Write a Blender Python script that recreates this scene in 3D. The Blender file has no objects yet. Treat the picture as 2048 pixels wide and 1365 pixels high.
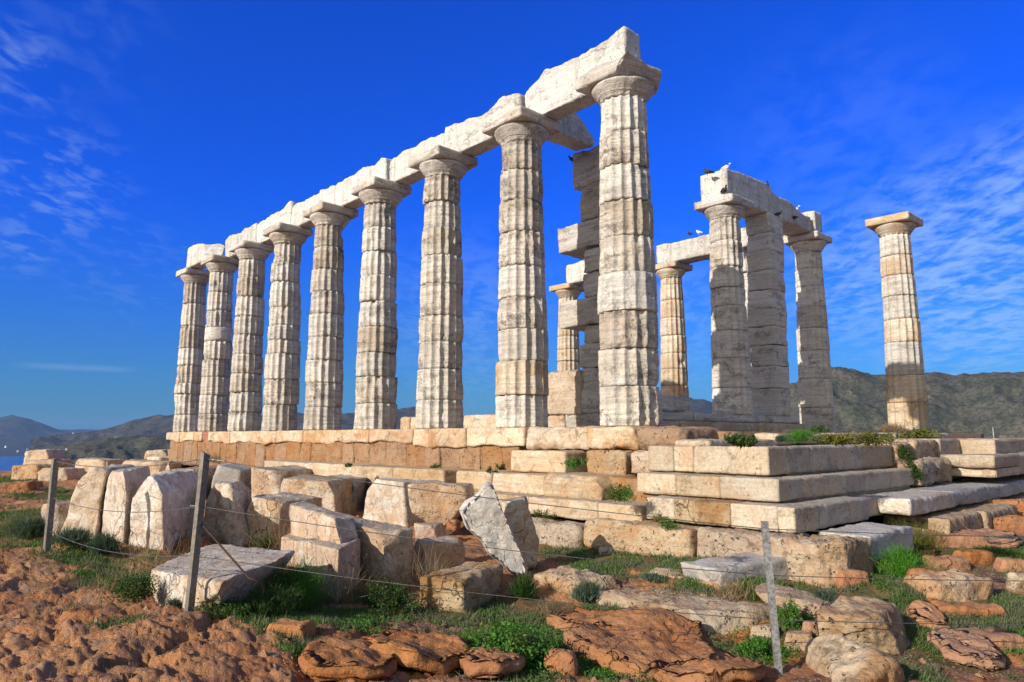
import bpy, math, numpy as np
from mathutils import Vector
R = math.radians
scn = bpy.context.scene
COL = scn.collection
# ------------------------------------------------------------------ camera
CP = np.array([7.3256, -9.3517, -0.1609]); YAW = 2.3955; PITCH = 0.1311; FPX = 1451.58
cam = bpy.data.cameras.new('camera'); cam.sensor_width = 36; cam.lens = FPX * 36 / 2048
cam.clip_start = 0.05; cam.clip_end = 60000
co = bpy.data.objects.new('camera', cam); COL.objects.link(co); scn.camera = co
co.location = CP
FW = np.array([math.cos(PITCH) * math.cos(YAW), math.cos(PITCH) * math.sin(YAW), math.sin(PITCH)])
co.rotation_euler = Vector(FW).to_track_quat('-Z', 'Y').to_euler()
RT = np.cross(FW, [0, 0, 1.0]); RT /= np.linalg.norm(RT); UP = np.cross(RT, FW)
def ray(u, v): return FW + RT * (u - 1024) / FPX - UP * (v - 682.5) / FPX
def gx(u, v, x): d = ray(u, v); return CP + d * (x - CP[0]) / d[0]
def gy(u, v, y): d = ray(u, v); return CP + d * (y - CP[1]) / d[1]
def gz(u, v, z): d = ray(u, v); return CP + d * (z - CP[2]) / d[2]
# ------------------------------------------------------------------ exposure, sun, sky
scn.view_settings.view_transform = 'Standard'; scn.view_settings.look = 'None'
scn.view_settings.exposure = 0.28; scn.view_settings.gamma = 1.0
SAZ, SEL = R(-93.5), R(23.5)
SD = np.array([math.cos(SEL) * math.cos(SAZ), math.cos(SEL) * math.sin(SAZ), math.sin(SEL)])
sl = bpy.data.lights.new('sun', 'SUN'); sl.energy = 4.6; sl.angle = R(0.5); sl.color = (1.0, 0.93, 0.82)
so = bpy.data.objects.new('sun', sl); COL.objects.link(so)
so.rotation_euler = Vector(SD).to_track_quat('Z', 'Y').to_euler()

class NT:
    """tiny helper to write node trees"""
    def __init__(s, tree): s.t = tree; s.n = tree.nodes; s.l = tree.links
    def put(s, sock, v):
        if v is None: return
        if hasattr(v, 'is_output'): s.l.new(v, sock)
        elif isinstance(v, (tuple, list)) and len(v) == 3 and sock.type == 'RGBA': sock.default_value = (*v, 1)
        else: sock.default_value = v
    def mk(s, typ, ins=None, **kw):
        n = s.n.new(typ)
        for k, v in kw.items(): setattr(n, k, v)
        for k, v in (ins or {}).items(): s.put(n.inputs[k], v)
        return n
    def math(s, op, a, b=0.0, c=None, clamp=False):
        n = s.mk('ShaderNodeMath', {0: a, 1: b}, operation=op, use_clamp=clamp)
        if c is not None: s.put(n.inputs[2], c)
        return n.outputs[0]
    def vmath(s, op, a, b=(0, 0, 0), out=0, scale=None):
        n = s.mk('ShaderNodeVectorMath', {0: a, 1: b}, operation=op)
        if scale is not None: s.put(n.inputs['Scale'], scale)
        return n.outputs[out]
    def mix(s, f, a, b, mode='MIX'):
        n = s.mk('ShaderNodeMix', data_type='RGBA', blend_type=mode)
        s.put(n.inputs[0], f); s.put(n.inputs[6], a); s.put(n.inputs[7], b); return n.outputs[2]
    def noise(s, vec, scale, detail=4, rough=0.55, dist=0.0):
        return s.mk('ShaderNodeTexNoise', {'Vector': vec, 'Scale': scale, 'Detail': detail, 'Roughness': rough, 'Distortion': dist}).outputs[0]
    def ramp(s, v, lo, hi, a=0.0, b=1.0, smooth=True):
        return s.mk('ShaderNodeMapRange', {0: v, 1: lo, 2: hi, 3: a, 4: b}, interpolation_type='SMOOTHSTEP' if smooth else 'LINEAR').outputs[0]

w = bpy.data.worlds.new('World'); scn.world = w; w.use_nodes = True
W = NT(w.node_tree); W.n.clear()
sky = W.mk('ShaderNodeTexSky', sky_type='NISHITA', sun_disc=False, sun_elevation=SEL, sun_rotation=math.atan2(SD[0], SD[1]), altitude=60, air_density=1.0, dust_density=0.6, ozone_density=2.5)
gd = W.vmath('NORMALIZE', W.mk('ShaderNodeTexCoord').outputs['Generated'])
sx = W.mk('ShaderNodeSeparateXYZ', {0: gd})
away = W.vmath('DOT_PRODUCT', gd, (math.cos(R(125)), math.sin(R(125)), 0), out=1)   # deepest blue to the north-west, in view; elsewhere warmed as added fill for shadows
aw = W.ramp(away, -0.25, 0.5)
tint = W.mix(aw, (1.5, 1.25, 0.98), W.mix(W.ramp(sx.outputs[2], 0.0, 0.33), (0.16, 0.56, 1.1), (0.035, 0.41, 1.88)))  # first colour warms the sky out of view to lift shaded faces
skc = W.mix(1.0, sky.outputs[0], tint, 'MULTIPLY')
up = W.ramp(sx.outputs[2], 0.0, 0.45)
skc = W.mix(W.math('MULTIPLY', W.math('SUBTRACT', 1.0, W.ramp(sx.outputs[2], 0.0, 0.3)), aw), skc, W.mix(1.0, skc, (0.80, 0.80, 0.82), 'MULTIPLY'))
# thin clouds, laid out by direction in the sky
zz = W.math('ADD', W.math('MAXIMUM', sx.outputs[2], 0.0), 0.12)
pl = W.vmath('DIVIDE', gd, W.mk('ShaderNodeCombineXYZ', {0: zz, 1: zz, 2: 1.0}).outputs[0])
rotm = W.mk('ShaderNodeMapping', {'Vector': pl, 'Rotation': (0, 0, R(-47)), 'Scale': (1.0, 1.0, 1.0)})
n1 = W.noise(rotm.outputs[0], 6.0, 7, 0.62, 0.5)
wisp = W.noise(W.mk('ShaderNodeMapping', {'Vector': rotm.outputs[0], 'Scale': (2.2, 0.55, 1)}).outputs[0], 4.0, 6, 0.6, 0.8)
fluff = W.noise(W.mk('ShaderNodeMapping', {'Vector': rotm.outputs[0], 'Scale': (1.0, 0.7, 1)}).outputs[0], 15.0, 5, 0.55, 0.3)
def blob(u, v, rad, inner=0.15):
    d = ray(u, v); d = d / np.linalg.norm(d)
    dist = W.vmath('DISTANCE', gd, tuple(d), out=1)
    return W.ramp(dist, rad * inner, rad, 1.0, 0.0)
def addm(a, b): return W.math('MAXIMUM', a, b)
right = blob(1930, 540, 0.2); right = addm(right, W.math('MULTIPLY', blob(1720, 560, 0.14), 0.75)); right = addm(right, blob(2050, 450, 0.16))
right = addm(right, W.math('MULTIPLY', blob(1700, 320, 0.2), 0.14)); right = addm(right, W.math('MULTIPLY', blob(1320, 640, 0.14), 0.4)); right = addm(right, W.math('MULTIPLY', blob(930, 640, 0.17), 0.33))
left = W.math('MULTIPLY', blob(110, 370, 0.11), 1.0); left = addm(left, W.math('MULTIPLY', blob(30, 130, 0.075), 1.0)); left = addm(left, W.math('MULTIPLY', blob(50, 480, 0.06), 0.8)); left = addm(left, W.math('MULTIPLY', blob(250, 530, 0.11), 0.35)); left = addm(left, W.math('MULTIPLY', blob(150, 60, 0.14), 0.2))
dens = W.math('MULTIPLY', right, W.ramp(W.math('ADD', W.math('MULTIPLY', n1, 0.35), W.math('ADD', W.math('MULTIPLY', wisp, 0.3), W.math('MULTIPLY', fluff, 0.35))), 0.41, 0.58))
densl = W.math('MULTIPLY', left, W.ramp(W.math('ADD', W.math('MULTIPLY', fluff, 0.65), W.math('MULTIPLY', wisp, 0.35)), 0.46, 0.62))
cl = W.math('MAXIMUM', W.math('MULTIPLY', dens, 0.52), W.math('MULTIPLY', densl, 0.20))
bar = W.math('MULTIPLY', W.math('MULTIPLY', W.math('MAXIMUM', W.math('MAXIMUM', blob(190, 757, 0.06), blob(120, 752, 0.06)), blob(200, 618, 0.035)),
             W.ramp(W.math('ABSOLUTE', W.math('SUBTRACT', sx.outputs[2], 0.081)), 0.0, 0.006, 1.0, 0.0)), 0.16)
cl = W.math('MAXIMUM', cl, bar)
skc = W.mix(cl, skc, (3.7, 5.5, 7.6))
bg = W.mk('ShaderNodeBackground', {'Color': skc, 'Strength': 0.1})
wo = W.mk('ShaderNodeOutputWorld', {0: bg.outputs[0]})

# ------------------------------------------------------------------ noise (numpy)
def _h(i, j, k, seed):
    n = (i * 374761393 + j * 668265263 + k * 2147483647 + seed * 1274126177) & 0xffffffff
    n = ((n ^ (n >> 13)) * 1274126177) & 0xffffffff
    n = ((n ^ (n >> 16)) * 2246822519) & 0xffffffff
    return ((n ^ (n >> 15)) & 0xffffff) / 8388607.5 - 1.0
def vnoise(p, seed=0):
    p = np.asarray(p, float); i = np.floor(p).astype(np.int64); f = p - i; f = f * f * f * (f * (f * 6 - 15) + 10)
    r = 0
    for a in (0, 1):
        wa = f[:, 0] if a else 1 - f[:, 0]
        for b in (0, 1):
            wb = f[:, 1] if b else 1 - f[:, 1]
            for c in (0, 1):
                wc = f[:, 2] if c else 1 - f[:, 2]
                r = r + wa * wb * wc * _h(i[:, 0] + a, i[:, 1] + b, i[:, 2] + c, seed)
    return r
def fbm(p, sc, octv=4, seed=0, gain=0.5, ridge=False):
    p = np.asarray(p, float); r = 0; a = 1; t = 0
    for o in range(octv):
        n = vnoise(p * sc + 17.3 * o + seed * 3.1, seed + o)
        if ridge: n = 1 - 2 * np.abs(n)
        r = r + a * n; t += a; a *= gain; sc *= 2.03
    return r / t
def sstep(x, a, b): t = np.clip((x - a) / (b - a), 0, 1); return t * t * (3 - 2 * t)
rng = np.random.default_rng(7)

def worley(xy, sc, seed):
    p = np.column_stack([xy * sc, np.zeros(len(xy))]); i = np.floor(p).astype(np.int64); f = p - i; d1 = np.full(len(p), 9.0); d2 = d1.copy(); cid = np.zeros(len(p))
    for a in (-1, 0, 1):
        for b in (-1, 0, 1):
            q = i[:, 0] + a, i[:, 1] + b; h1 = _h(*q, i[:, 2], seed); h2 = _h(*q, i[:, 2], seed + 7)
            d = np.hypot(a + .5 + .42 * h1 - f[:, 0], b + .5 + .42 * h2 - f[:, 1]); m_ = d < d1
            d2 = np.where(m_, d1, np.minimum(d2, d)); cid = np.where(m_, _h(*q, i[:, 2], seed + 13), cid); d1 = np.where(m_, d, d1)
    return d1, d2, cid
# ------------------------------------------------------------------ objects
def mesh(name, V, F, mat, smooth=True, attrs=None):
    V = np.asarray(V, np.float32); me = bpy.data.meshes.new(name)
    F = np.asarray(F, np.int32); k = F.shape[1]
    me.vertices.add(len(V)); me.vertices.foreach_set('co', V.ravel())
    me.loops.add(F.size); me.loops.foreach_set('vertex_index', F.ravel())
    me.polygons.add(len(F)); me.polygons.foreach_set('loop_start', np.arange(0, F.size, k, dtype=np.int32))
    me.polygons.foreach_set('loop_total', np.full(len(F), k, np.int32))
    me.update(calc_edges=True); me.polygons.foreach_set('use_smooth', np.full(len(F), smooth))
    for an, av in (attrs or {}).items():
        at = me.attributes.new(an, 'FLOAT', 'POINT'); at.data.foreach_set('value', np.asarray(av, np.float32))
    me.materials.append(mat); me.validate(); return me
def tag(o, label=None, cat=None, group=None, kind=None):
    if label: o['label'] = label
    if cat: o['category'] = cat
    if group: o['group'] = group
    if kind: o['kind'] = kind
    return o
def worldloc(o):
    l = np.array(o.location)
    while o.parent: o = o.parent; l = l + np.array(o.location)
    return l
def obj(name, V, F, mat, parent=None, loc=None, smooth=True, attrs=None):
    """V in world coordinates; stored round the object's own origin"""
    V = np.asarray(V, float)
    if loc is None: loc = np.array([V[:, 0].mean(), V[:, 1].mean(), V[:, 2].min()]) if parent is None else (V.min(0) + V.max(0)) / 2
    loc = np.asarray(loc, float)
    o = bpy.data.objects.new(name, mesh(name, V - loc, F, mat, smooth, attrs)); COL.objects.link(o)
    if parent: o.parent = parent; o.location = loc - worldloc(parent)
    else: o.location = loc
    return o
def empty(name, loc, label=None, cat=None, group=None):
    o = bpy.data.objects.new(name, None); COL.objects.link(o); o.location = loc; o.empty_display_size = 0.3
    return tag(o, label, cat, group)
def merge(parts):
    Vs, Fs, n = [], [], 0
    for V, F in parts: Vs.append(V); Fs.append(np.asarray(F) + n); n += len(V)
    return np.concatenate(Vs), np.concatenate(Fs)

# ------------------------------------------------------------------ materials
def material(name): m = bpy.data.materials.new(name); m.use_nodes = True; t = NT(m.node_tree); t.n.clear(); return m, t
def finish(t, col, rough, bump=None, bstr=0.5, bdist=0.02, spec=0.3, extra=None):
    ins = {'Base Color': col, 'Roughness': rough, 'Specular IOR Level': spec}
    if bump is not None: ins['Normal'] = t.mk('ShaderNodeBump', {'Height': bump, 'Strength': bstr, 'Distance': bdist}).outputs[0]
    ins.update(extra or {})
    p = t.mk('ShaderNodeBsdfPrincipled', ins); t.mk('ShaderNodeOutputMaterial', {0: p.outputs[0]})
def stone(name, base, warm, vein, stain, veinamt=0.5, stainamt=0.5, warmamt=0.5, pit=0.3, orange=None, oramt=0.0, fine=1.0, zs=9.0, bstr=0.6, streak=0.0, var=0.2, crack=0.5, top=0.0, blot=0.0):
    m, t = material(name)
    tc = t.mk('ShaderNodeTexCoord'); oi = t.mk('ShaderNodeObjectInfo')
    off = t.vmath('MULTIPLY', t.mk('ShaderNodeCombineXYZ', {0: oi.outputs['Random'], 1: oi.outputs['Random'], 2: oi.outputs['Random']}).outputs[0], (37, 71, 53))
    v = t.vmath('ADD', tc.outputs['Object'], off)
    big = t.noise(v, 1.1, 5, 0.6, 0.4); mid = t.noise(v, 4.5, 6, 0.62, 0.3); small = t.noise(v, 26 * fine, 5, 0.65); 
    vs = t.mk('ShaderNodeMapping', {'Vector': v, 'Scale': (0.55, 0.55, zs), 'Rotation': (R(4), R(-3), 0)}).outputs[0]
    vn = t.noise(vs, 1.6, 6, 0.66, 0.6)
    c = t.mix(t.math('MULTIPLY', t.ramp(big, 0.44, 0.60), warmamt), base, warm)
    c = t.mix(t.math('MULTIPLY', t.ramp(vn, 0.46, 0.60), veinamt), c, vein)
    vn2 = t.noise(vs, 7.0, 4, 0.6, 0.3)
    c = t.mix(t.math('MULTIPLY', t.ramp(vn2, 0.52, 0.62), veinamt * 0.8), c, warm)
    if oramt: c = t.mix(t.math('MULTIPLY', t.ramp(t.noise(v, 1.9, 4, 0.6, 0.7), 0.5, 0.62), oramt), c, orange)
    if streak:
        st = t.noise(t.mk('ShaderNodeMapping', {'Vector': v, 'Scale': (5.5, 5.5, 0.35)}).outputs[0], 1.3, 4, 0.6, 0.2)
        c = t.mix(t.math('MULTIPLY', t.ramp(st, 0.47, 0.66), streak), c, orange or stain)
    s1 = t.math('MULTIPLY', t.ramp(t.noise(t.mk('ShaderNodeMapping', {'Vector': v, 'Scale': (1, 1, 1.7)}).outputs[0], 2.0, 8, 0.74, 0.3), 0.51, 0.62), t.ramp(small, 0.36, 0.56, 0.25, 1.0))
    c = t.mix(t.math('MULTIPLY', s1, stainamt), c, stain)
    ck = t.mk('ShaderNodeTexVoronoi', {'Vector': t.vmath('ADD', v, t.vmath('SCALE', t.mk('ShaderNodeTexNoise', {'Vector': v, 'Scale': 2.2, 'Detail': 5.0}).outputs[1], scale=0.6)), 'Scale': 1.25}, feature='DISTANCE_TO_EDGE').outputs[0]
    ckm = t.math('MULTIPLY', t.ramp(ck, 0.0, 0.013, 1.0, 0.0), t.ramp(t.noise(v, 0.9, 3), 0.46, 0.56))
    c = t.mix(t.math('MULTIPLY', ckm, crack), c, stain)
    if blot: c = t.mix(t.math('MULTIPLY', t.ramp(t.noise(v, 3.3, 6, 0.68, 1.2), 0.50, 0.58), blot), c, warm); c = t.mix(t.math('MULTIPLY', t.ramp(t.noise(v, 5.1, 6, 0.7, 0.8), 0.54, 0.62), blot), c, t.mix(0.5, orange or warm, stain))
    if top:
        nz_n = t.mk('ShaderNodeSeparateXYZ', {0: t.mk('ShaderNodeNewGeometry').outputs['Normal']}).outputs[2]
        c = t.mix(t.math('MULTIPLY', t.math('MULTIPLY', t.ramp(nz_n, 0.6, 0.9), t.ramp(t.noise(v, 3.7, 6, 0.7), 0.34, 0.56)), top), c, (0.27, 0.245, 0.215))
    # weathering speckle and slight tone change from piece to piece
    c = t.mix(t.ramp(small, 0.35, 0.68, 0.0, 0.42), c, t.mix(0.6, c, stain))
    hv = t.mk('ShaderNodeHueSaturation', {'Hue': 0.5, 'Saturation': t.math('MULTIPLY_ADD', oi.outputs['Random'], 0.3, 0.82), 'Value': t.math('MULTIPLY_ADD', t.math('FRACT', t.math('MULTIPLY', oi.outputs['Random'], 7.31)), var, 1.0 - var * 0.62), 'Color': c}).outputs[0]
    h = t.math('ADD', t.math('MULTIPLY', mid, 0.7), t.math('MULTIPLY', small, 0.45))
    h = t.math('ADD', h, t.math('MULTIPLY', t.noise(v, 90, 3, 0.6), 0.12))
    h = t.math('ADD', h, t.math('MULTIPLY', vn, 0.5)); h = t.math('SUBTRACT', h, t.math('MULTIPLY', ckm, crack * 1.2))
    vr = t.mk('ShaderNodeTexVoronoi', {'Vector': t.vmath('ADD', v, t.vmath('SCALE', t.mk('ShaderNodeTexNoise', {'Vector': v, 'Scale': 12.0}).outputs[1], scale=0.12)), 'Scale': 17.0})
    ph = t.math('MULTIPLY', t.ramp(vr.outputs[0], 0.0, 0.34, 1.0, 0.0), t.ramp(mid, 0.48, 0.62))
    h = t.math('SUBTRACT', h, t.math('MULTIPLY', ph, pit * 1.6))
    hv = t.mix(t.math('MULTIPLY', ph, min(0.9, pit)), hv, t.mix(0.75, hv, stain))
    finish(t, hv, 0.86, h, bstr, 0.045)
    return m
M = {}
M['column'] = stone('weathered_marble', (0.67, 0.63, 0.57), (0.53, 0.44, 0.33), (0.41, 0.38, 0.345), (0.14, 0.115, 0.095), 0.8, 0.65, 0.6, 0.35, bstr=0.9, crack=0.3)
M['coldark'] = stone('crusted_marble', (0.64, 0.59, 0.525), (0.48, 0.38, 0.28), (0.36, 0.32, 0.28), (0.10, 0.08, 0.065), 0.8, 0.8, 0.65, 0.4, bstr=0.9, crack=0.25)
M['colpale'] = stone('pale_marble', (0.67, 0.635, 0.58), (0.55, 0.47, 0.37), (0.43, 0.40, 0.37), (0.16, 0.13, 0.105), 0.75, 0.5, 0.5, 0.3, bstr=0.8, crack=0.25)
M['colwarm'] = stone('warm_marble', (0.66, 0.58, 0.46), (0.54, 0.37, 0.21), (0.44, 0.38, 0.30), (0.16, 0.11, 0.07), 0.7, 0.45, 0.9, 0.2, (0.50, 0.28, 0.11), 0.35)
M['colgrey'] = stone('lichened_marble', (0.72, 0.67, 0.60), (0.60, 0.51, 0.42), (0.48, 0.44, 0.40), (0.15, 0.125, 0.105), 0.75, 0.7, 0.5, 0.4, crack=0.25)
M['beam'] = stone('bleached_marble', (0.72, 0.70, 0.66), (0.62, 0.55, 0.46), (0.50, 0.475, 0.44), (0.20, 0.17, 0.14), 0.45, 0.45, 0.4, 0.5, bstr=1.0, crack=0.28, streak=0.32, top=0.3)
M['stylo'] = stone('ochre_stained_marble', (0.68, 0.58, 0.44), (0.56, 0.37, 0.20), (0.50, 0.42, 0.32), (0.20, 0.11, 0.06), 0.6, 0.4, 0.8, 0.25, (0.48, 0.21, 0.07), 0.6, crack=0.6, blot=0.35)
M['step'] = stone('pale_step_marble', (0.62, 0.51, 0.37), (0.50, 0.35, 0.21), (0.42, 0.33, 0.24), (0.17, 0.12, 0.08), 0.75, 0.45, 0.8, 0.2, (0.46, 0.25, 0.11), 0.35, crack=0.45, top=0.4, blot=0.65)
M['restored'] = stone('restored_limestone', (0.56, 0.49, 0.38), (0.50, 0.37, 0.25), (0.46, 0.40, 0.32), (0.12, 0.09, 0.065), 0.2, 0.5, 0.6, 0.95, (0.45, 0.24, 0.12), 0.3, crack=0.15, var=0.24, top=0.35, blot=0.35, streak=0.25)
M['poros'] = stone('orange_poros_stone', (0.36, 0.22, 0.12), (0.31, 0.155, 0.07), (0.42, 0.31, 0.20), (0.13, 0.075, 0.04), 0.15, 0.55, 0.7, 1.0, (0.34, 0.14, 0.05), 0.4, crack=0.2, streak=0.5, var=0.08, bstr=1.0)
M['porous'] = stone('pitted_limestone', (0.52, 0.41, 0.29), (0.45, 0.28, 0.15), (0.38, 0.30, 0.22), (0.09, 0.065, 0.045), 0.2, 0.85, 0.8, 1.2, (0.42, 0.20, 0.09), 0.45, bstr=1.0, crack=0.15, blot=0.45)
M['fallen'] = stone('fallen_marble', (0.68, 0.58, 0.46), (0.52, 0.34, 0.21), (0.44, 0.37, 0.31), (0.17, 0.125, 0.09), 0.3, 0.5, 0.9, 0.4, (0.50, 0.27, 0.14), 0.5, zs=3.0, bstr=1.0, crack=0.5, top=0.75, blot=0.9)
M['fwhite'] = stone('fallen_white_marble', (0.74, 0.69, 0.61), (0.56, 0.40, 0.27), (0.50, 0.45, 0.40), (0.2, 0.155, 0.12), 0.3, 0.42, 0.6, 0.25, (0.5, 0.30, 0.17), 0.35, zs=3.0, bstr=1.0, crack=0.45, top=0.5, blot=0.75)
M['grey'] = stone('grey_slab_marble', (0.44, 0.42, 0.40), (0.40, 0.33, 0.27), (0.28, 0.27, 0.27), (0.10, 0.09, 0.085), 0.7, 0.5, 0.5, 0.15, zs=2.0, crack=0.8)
M['paleslab'] = stone('pale_grey_slab', (0.60, 0.57, 0.53), (0.50, 0.41, 0.32), (0.42, 0.40, 0.385), (0.15, 0.13, 0.115), 0.7, 0.4, 0.5, 0.15, zs=2.0, crack=0.5)
M['boulder'] = stone('cream_and_brown_rock', (0.54, 0.42, 0.28), (0.36, 0.21, 0.10), (0.44, 0.32, 0.20), (0.11, 0.07, 0.04), 0.3, 0.75, 1.0, 0.7, (0.34, 0.17, 0.07), 0.6, bstr=1.0)
M['orock'] = stone('orange_rock', (0.44, 0.20, 0.085), (0.37, 0.135, 0.05), (0.42, 0.25, 0.14), (0.11, 0.065, 0.045), 0.15, 0.6, 0.8, 0.6, (0.46, 0.27, 0.15), 0.35, bstr=1.0, crack=0.5)
m, t = material('red_brick'); v = t.mk('ShaderNodeTexCoord').outputs['Object']
br = t.mk('ShaderNodeTexBrick', {'Vector': t.mk('ShaderNodeMapping', {'Vector': v, 'Rotation': (R(90), 0, 0)}).outputs[0], 'Color1': (0.36, 0.10, 0.05), 'Color2': (0.30, 0.07, 0.035), 'Mortar': (0.4, 0.3, 0.22), 'Scale': 9.0})
finish(t, br.outputs[0], 0.9, br.outputs[1], -0.4, 0.01); M['brick'] = m
def plain(name, c, c2, rough=0.6, sc=30.0, metal=0.0, bstr=0.2):
    m, t = material(name); v = t.mk('ShaderNodeTexCoord').outputs['Object']; n = t.noise(v, sc, 5, 0.6)
    finish(t, t.mix(t.ramp(t.math('ADD', t.math('MULTIPLY', n, 0.6), t.math('MULTIPLY', t.noise(v, 4.0, 5, 0.7), 0.4)), 0.42, 0.58), c, c2), rough, n, bstr, 0.005, extra={'Metallic': metal}); return m
M['galv'] = plain('galvanised_steel', (0.42, 0.43, 0.44), (0.22, 0.21, 0.20), 0.5, 40, 0.55)
M['paintmetal'] = plain('weathered_steel', (0.16, 0.15, 0.13), (0.26, 0.22, 0.18), 0.6, 30, 0.3)
M['wire'] = plain('wire_steel', (0.2, 0.2, 0.2), (0.1, 0.1, 0.1), 0.5, 80, 0.6)
M['rust'] = plain('rusty_rod', (0.12, 0.06, 0.04), (0.07, 0.045, 0.035), 0.8, 60, 0.2)
M['dove'] = plain('pigeon_dark', (0.025, 0.027, 0.035), (0.05, 0.05, 0.06), 0.6, 40)
M['dovew'] = plain('pigeon_white', (0.75, 0.74, 0.72), (0.6, 0.6, 0.6), 0.7, 40)
M['bark'] = plain('twig', (0.30, 0.22, 0.14), (0.2, 0.14, 0.09), 0.9, 50)
M['villa'] = plain('whitewash', (0.8, 0.79, 0.76), (0.72, 0.7, 0.66), 0.8, 0.5)
M['roofv'] = plain('villa_roof', (0.35, 0.2, 0.13), (0.5, 0.4, 0.3), 0.8, 0.5)
M['glassv'] = plain('villa_window', (0.04, 0.05, 0.06), (0.06, 0.06, 0.07), 0.3, 0.5)
def leafmat(name, a, b, c=None):
    m, t = material(name); g = t.mk('ShaderNodeNewGeometry'); v = g.outputs['Position']
    rnd = g.outputs['Random Per Island']
    col = t.mix(rnd, a, b); col = t.mix(t.ramp(t.noise(v, 3.0, 3), 0.42, 0.62), col, c or a)
    p = t.mk('ShaderNodeBsdfPrincipled', {'Base Color': col, 'Roughness': 0.6, 'Specular IOR Level': 0.25})
    tr = t.mk('ShaderNodeBsdfTranslucent', {'Color': t.mix(0.5, col, (0.10, 0.16, 0.02))})
    mx = t.mk('ShaderNodeMixShader', {0: 0.3, 1: p.outputs[0], 2: tr.outputs[0]})
    t.mk('ShaderNodeOutputMaterial', {0: mx.outputs[0]}); return m
M['grass'] = leafmat('short_grass', (0.06, 0.15, 0.02), (0.14, 0.20, 0.06), (0.16, 0.17, 0.09))
M['clover'] = leafmat('clover_leaf', (0.04, 0.16, 0.014), (0.09, 0.25, 0.025), (0.10, 0.18, 0.035))
M['fennel'] = leafmat('fennel_leaf', (0.05, 0.20, 0.010), (0.10, 0.30, 0.02), (0.04, 0.15, 0.01))
M['sage'] = leafmat('grey_green_leaf', (0.07, 0.115, 0.075), (0.11, 0.15, 0.10), (0.05, 0.085, 0.05))
M['darkleaf'] = leafmat('dark_green_leaf', (0.022, 0.07, 0.012), (0.045, 0.11, 0.018), (0.06, 0.10, 0.02))
M['yellow'] = leafmat('yellow_green_leaf', (0.16, 0.17, 0.025), (0.22, 0.20, 0.04), (0.09, 0.12, 0.02))
M['dry'] = leafmat('dry_stalk', (0.30, 0.20, 0.10), (0.42, 0.31, 0.18), (0.24, 0.15, 0.08))
# ------------------------------------------------------------------ stone shapes
_cg = {}
def cubegrid(nx, ny, nz):
    k = (nx, ny, nz)
    if k in _cg: return _cg[k]
    pts, quads, n = [], [], 0
    def face(ax, side, a, b, na, nb):
        nonlocal n
        A, B = np.meshgrid(np.arange(na + 1), np.arange(nb + 1), indexing='ij')
        p = np.zeros(((na + 1) * (nb + 1), 3), int); p[:, a] = A.ravel(); p[:, b] = B.ravel(); p[:, ax] = side
        i = np.arange(na)[:, None] * (nb + 1) + np.arange(nb)[None]; i = i.ravel() + n
        q = np.stack([i, i + nb + 1, i + nb + 2, i + 1], 1)
        flip = (side == 0) ^ ((ax == 1))
        pts.append(p); quads.append(q[:, ::-1] if flip else q); n += len(p)
    face(2, nz, 0, 1, nx, ny); face(2, 0, 0, 1, nx, ny)
    face(0, nx, 1, 2, ny, nz); face(0, 0, 1, 2, ny, nz)
    face(1, ny, 0, 2, nx, nz); face(1, 0, 0, 2, nx, nz)
    p = np.concatenate(pts); q = np.concatenate(quads)
    u, inv = np.unique(p, axis=0, return_inverse=True); inv = inv.ravel()
    _cg[k] = (u / np.array([nx, ny, nz], float), inv[q]); return _cg[k]
def rbox(c8, seg=0.03, rnd=0.03, rough=0.012, seed=0, chip=0.06, cuts=(), lump=0.0, maxn=60):
    c8 = np.asarray(c8, float)
    ex = ((c8[1] - c8[0]) + (c8[2] - c8[3]) + (c8[5] - c8[4]) + (c8[6] - c8[7])) / 4
    ey = ((c8[3] - c8[0]) + (c8[2] - c8[1]) + (c8[7] - c8[4]) + (c8[6] - c8[5])) / 4
    ez = (c8[4:].mean(0) - c8[:4].mean(0))
    L = np.array([np.linalg.norm(e) for e in (ex, ey, ez)])
    n = [int(np.clip(l / seg, 4, maxn)) for l in L]
    P, Q = cubegrid(*n)
    X = P * L
    wp = c8[0] + P[:, :1] * ex + P[:, 1:2] * ey + P[:, 2:] * ez
    r = rnd * (1 + 0.6 * fbm(wp, 3.1, 3, seed)) + chip * np.maximum(0, fbm(wp, 1.9, 4, seed + 5) * 1.6 - 0.12) + chip * 0.5 * np.maximum(0, fbm(wp, 6.0, 2, seed + 6) - 0.15)
    r = np.minimum(np.maximum(r, 0.004), L.min() * 0.46)[:, None]
    inn = np.clip(X, r, L - r); d = X - inn; dn = d / np.maximum(np.linalg.norm(d, axis=1), 1e-9)[:, None]
    X = inn + dn * r
    C = X - L / 2
    for cu in cuts:
        nv = np.array(cu[:3], float); nv /= np.linalg.norm(nv)
        off = cu[3] * np.abs(nv * L / 2).sum()
        s = C @ nv - off + 0.03 * fbm(wp, 5, 3, seed + 9)
        C = C - nv * np.maximum(s, 0)[:, None] * 0.97
    T = (C + L / 2) / L; x, y, z = T[:, :1], T[:, 1:2], T[:, 2:]
    V = ((1 - x) * (1 - y) * c8[0] + x * (1 - y) * c8[1] + x * y * c8[2] + (1 - x) * y * c8[3]) * (1 - z) + \
        ((1 - x) * (1 - y) * c8[4] + x * (1 - y) * c8[5] + x * y * c8[6] + (1 - x) * y * c8[7]) * z
    N = dn[:, :1] * ex / L[0] + dn[:, 1:2] * ey / L[1] + dn[:, 2:] * ez / L[2]
    disp = rough * (fbm(V, 2.2, 4, seed + 2) * 1.5 + 0.9 * fbm(V, 9, 3, seed + 3))
    if lump: disp = disp + lump * (fbm(V, 1.3, 3, seed + 4) + 0.6 * fbm(V, 3.1, 3, seed + 7, ridge=True))
    return V + N * disp[:, None], Q
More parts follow.
